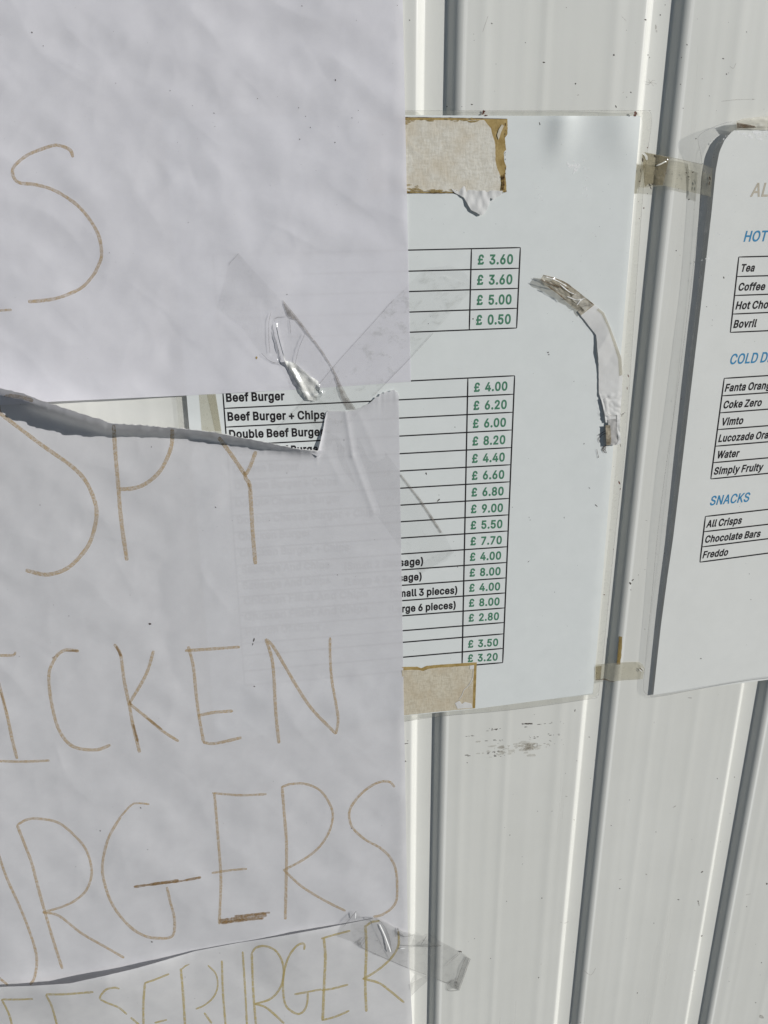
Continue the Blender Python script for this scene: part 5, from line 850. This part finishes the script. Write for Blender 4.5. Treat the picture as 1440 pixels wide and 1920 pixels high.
sm = Mesh(); sm.sheet([(662, 1768), (668, 1772), (688, 1782)], [(685, 1755), (676, 1758), (672, 1770)], 8, 6, lambda x, y: h5(x, y) + .3)
sm.sheet([(872, 1793), (882, 1797.5)], [(852, 1852), (861, 1857)], 10, 4, lambda x, y: h5(x, y) + .4)
sm.sheet([(766, 1846), (784, 1836), (802, 1828)], [(771, 1868), (785, 1854), (803, 1838)], 12, 6, lambda x, y: 0.5 + 2.8 * sstep(776, 766, x))
sm.sheet([(840, 1842), (852, 1838), (862, 1842)], [(839, 1858), (850, 1853), (860, 1857)], 8, 6, lambda x, y: h5(x, y) + .35)
sm.sheet([(780, 1770), (792, 1761), (812, 1768), (828, 1772)], [(780, 1773), (795, 1775), (812, 1777), (827, 1774)], 16, 5, lambda x, y: h5(x, y) + .35)
sm.sheet([(738, 1745), (744, 1742), (756, 1752)], [(742, 1758), (748, 1752), (758, 1758)], 8, 5, lambda x, y: h5(x, y) + .35)
sm.build_each('doubled_film', M['tape_grey'], t5)
cr = Mesh()
for p in ([(668, 1708), (655, 1724), (645, 1737)], [(690, 1722), (704, 1721), (716, 1731), (728, 1752), (735, 1786)], [(676, 1776), (700, 1787), (725, 1798), (767, 1816), (800, 1828)], [(750, 1772), (775, 1774), (800, 1775), (827, 1773)], [(746, 1740), (750, 1752), (762, 1756), (778, 1752)], [(882, 1797.5), (861, 1857)], [(874, 1795), (866, 1812), (853, 1850)], [(861, 1857), (840, 1857), (840, 1844), (858, 1835)], [(819, 1836), (840, 1844)], [(859, 1783), (866, 1786)], [(676, 1776), (690, 1757)], [(836, 1812), (850, 1798), (862, 1788)], [(800, 1755), (790, 1770)]): cr.stroke(p, 1.4, h5, 0.4, wob=.6)
cr.build_each('creases', M['tape_fold'], t5)
cr = Mesh(); cr.stroke([(667, 1712), (666.5, 1722)], 1.6, h5, .6); cr.stroke([(751, 1778.5), (760, 1778)], 2, h5, .6, wob=.6); cr.stroke([(712, 1733), (722, 1755), (733, 1785)], 1.6, h5, .5); cr.build_each('painted_glint', M['glare_white'], t5)  # white strokes paint highlights on the wrinkles
specks('dirt_specks', M['dirt'], t5, [(707, 1764, 1.2), (649, 1746, 1), (746, 1742, 1.6), (703, 1789, 1), (864, 1784, 1.6, 2, .6), (855, 1842, 1.4)], h5, .5)

t6 = thing('tape_strip', W(395, 775, 2), 'yellowed wrinkled tape down the left edge of the price list, seen in the gap', 'clear tape', 'clear tape strips')
h6 = ridged(lambda x, y: hM(x, y) + .06, [(390, 742, 405, 800, .08, 6), (400, 780, 412, 808, .06, 5)], 0.03, 3, 9)
Mesh().sheet([(372, 733), (374, 755), (378, 806), (379, 814)], [(403, 730), (407, 755), (415, 808), (416, 814)], 60, 20, h6).build('tape_film', M['tape_yellow'], t6)
cr = Mesh(); cr.sheet([(388, 740), (396, 775), (403, 808)], [(404, 740), (410, 775), (415, 808)], 24, 8, lambda x, y: h6(x, y) + .05); cr.build_each('doubled_film', M['tape_yellow'], t6)

t7 = thing('tape_strip', W(1420, 235, 4), 'shiny yellowed tape folded over the top edge of the drinks list', 'clear tape', 'clear tape strips')
h7 = ridged(lambda x, y: hD(x, y) + .6 + 1.6 * sstep(243, 222, y), [(1385, 240, 1440, 236, .8, 5)], .5, 5, 10)
Mesh().sheet([(1381, 227), (1395, 222), (1425, 219), (1470, 217), (1520, 216)], [(1381, 243), (1395, 242), (1425, 243), (1470, 244), (1520, 245)], 40, 12, h7).build('tape_film', film_mat('glare_yellow_tape', (.95, .93, .87, 1), .6, (.90, .87, .76, 1), .3, .25, 200, 1.5), t7)  # milky cream colour paints the glare on this tape
Mesh().sheet([(1382, 230), (1395, 232), (1415, 236)], [(1382, 240), (1395, 240), (1418, 239.5)], 12, 5, lambda x, y: h7(x, y) + .3).build('glue_stain', M['glue_dark'], t7)

# ------------------------------------------------------------------ the peeled, curling strip on the price list
cs = thing('peeled_strip', W(1130, 680, 1), 'peeled curling strip of torn paper and tape at the right of the price list', 'tape strip')
ccl = [(1012, 525.6), (1020, 533), (1028.5, 539), (1044, 550), (1059.4, 563), (1070, 573), (1080.6, 580.6), (1095, 599), (1109.5, 618), (1118, 628.7), (1120, 650), (1122, 673), (1122.5, 705), (1122.8, 736.6), (1127.8, 752), (1133.5, 775), (1137.4, 806), (1138.4, 835)]
ccr = [(1019, 515), (1038, 520), (1057.4, 527.6), (1078, 542), (1095, 556.5), (1114, 571), (1132.6, 586.3), (1144, 613), (1155, 642), (1165.3, 671), (1167.3, 698), (1167, 720), (1166.3, 738.5), (1164.4, 760), (1163, 779), (1161.5, 798), (1165, 829), (1158, 834)]
def h_cs(x, y):
    h = hM(x, y) + 0.7 + 2.6 * sstep(1085, 1010, x) * sstep(640, 540, y) + 1.0 * sstep(735, 835, y)
    h += 0.22 * abs(nz(x, y, 26, 4)) + 0.07 * nz(x, y, 11, 5)
    h += 0.9 * max(0, 1 - abs((x - 1133) * .85 + (y - 640) * .5) / 26) * sstep(560, 620, y) * sstep(720, 660, y)
    if y > 735: h += 0.9 * abs(nz(x, y, 11, 9))
    return h
A7 = resample(ccl, 200); B7 = resample(ccr, 200)
def seg(a, b, t0=0.0, t1=1.0):
    P, Q = A7[a:b], B7[a:b]; return [tuple(p + (q - p) * t0) for p, q in zip(P, Q)], [tuple(p + (q - p) * t1) for p, q in zip(P, Q)]
def cut(name, a, b, mt, t0=0, t1=1, dh=0.0, n=None, am=0.5):
    l, r = seg(a, b, t0, t1)
    return Mesh().sheet(jag(l, am, 2.5, a), jag(r, am, 2.5, b), n or (b - a), 20, lambda x, y: h_cs(x, y) + dh).build(name, mt, cs)
cut('paper_strip', 52, 176, M['torn'], am=.8)
hc2 = lambda x, y: h_cs(x, y) + 0.25 + 0.9 * abs(nz(x + y, (y - x) * 1.6, 26, 2)) + .25 * abs(nz(x, y, 9, 3))
l, r = seg(0, 58); Mesh().sheet(jag(l, .9, 2.5, 3), r, 60, 24, hc2).build('tape_tip', film_mat('brown_tape_tip', (0.80, 0.765, 0.69, 1), 0.35, (0.52, 0.475, 0.39, 1), 0.35, 0.2, 260, 1.0), cs)
l, r = seg(10, 58, .55, 1.0); Mesh().sheet(l, r, 50, 12, lambda x, y: hc2(x, y) + .4).build('tape_fold', film_mat('tape_tip_fold', (0.8, 0.77, 0.7, 1), 0.4, (0.55, 0.50, 0.41, 1), 0.4, 0.18, 300, 1.2), cs)
l, r = seg(36, 57, .35, .95); Mesh().sheet(l, r, 24, 10, lambda x, y: hc2(x, y) + .6).build('shiny_fold', film_mat('tape_tip_shine', (0.9, 0.88, 0.83, 1), 0.5, (0.72, 0.69, 0.61, 1), 0.3, 0.18, 300, 1.2), cs)
cut('frayed_end', 172, 200, M['torn_grey'], .18, .85, .25, am=1.6)
cut('torn_edge', 168, 200, M['torn'], .78, 1.0, .4, am=1.6)
cut('torn_edge', 150, 172, M['torn'], 0, .3, .35)
l, r = seg(178, 200, -.06, .3); Mesh().sheet(l, r, 20, 8, lambda x, y: h_cs(x, y) + .6).build('dark_fold', plain_mat('grimy_paper_fold', (.16, .13, .09), (.44, .39, .30), 420, .7, .3), cs)
l, r = seg(62, 132, .86, 1.0); Mesh().sheet(l, r, 50, 4, lambda x, y: h_cs(x, y) + .2).build('tape_edge', M['tape_yellow'], cs)
l, r = seg(50, 78, -.10, .06); Mesh().sheet(l, r, 28, 3, lambda x, y: h_cs(x, y) + .15).build('clear_edge', M['tape'], cs)
cr = Mesh()
for p in ([(1080, 580), (1098, 573), (1113, 571)], [(1128, 751), (1136, 746), (1143, 743)], [(1135, 760), (1139, 775), (1148, 780), (1158, 778)], [(1030, 520), (1052, 532), (1078, 548), (1094, 557)], [(1036, 525), (1036, 536)], [(1060, 563), (1072, 556), (1082, 548)]): cr.stroke(p, 1.2, h_cs, 1.9, wob=.5)
cr.build_each('creases', M['dirt_soft'], cs)
cr = Mesh()
for p in ([(1024, 519), (1044, 526), (1062, 536)], [(1050, 533), (1066, 546), (1080, 553)], [(1064, 556), (1080, 562), (1094, 561)], [(1082, 572), (1090, 562), (1097, 559)]): cr.stroke(p, 1.6, hc2, .9, wob=.8)
cr.build_each('painted_glint', M['glare_white'], cs)  # shine on the tape tip, painted as white streaks
cr = Mesh()
for p in ([(1018, 516), (1040, 522), (1058, 529), (1078, 543), (1096, 557), (1113, 571)], [(1014, 524), (1030, 531), (1050, 538), (1066, 541)], [(1028, 537), (1045, 549), (1060, 562)]): cr.stroke(p, 1.8, hc2, .8, wob=.8)
cr.build_each('brown_crease', M['glue_dark'], cs)
fr = Mesh()
for p in ([(1137, 812), (1130, 815), (1125, 820), (1122, 824), (1125, 830)], [(1135, 808), (1128, 812), (1121, 817)], [(1138, 834), (1133, 838), (1130, 844), (1134, 849)], [(1136, 836), (1135, 844), (1138, 850)], [(1133, 840), (1129, 842), (1133, 846)], [(1119, 842), (1121, 852), (1123, 857)], [(1162, 774), (1166, 778), (1172, 773)], [(1163, 832), (1164, 838)]): fr.stroke(p, 1.0, hM, .5, wob=.6)
for x, y in ((1133, 843), (1136, 848), (1131, 838), (1122, 857), (1166, 780), (1168, 776)): fr.fleck(x, y, 1.4, hM, .5)
fr.build('frayed_hairs', M['dirt'], cs)
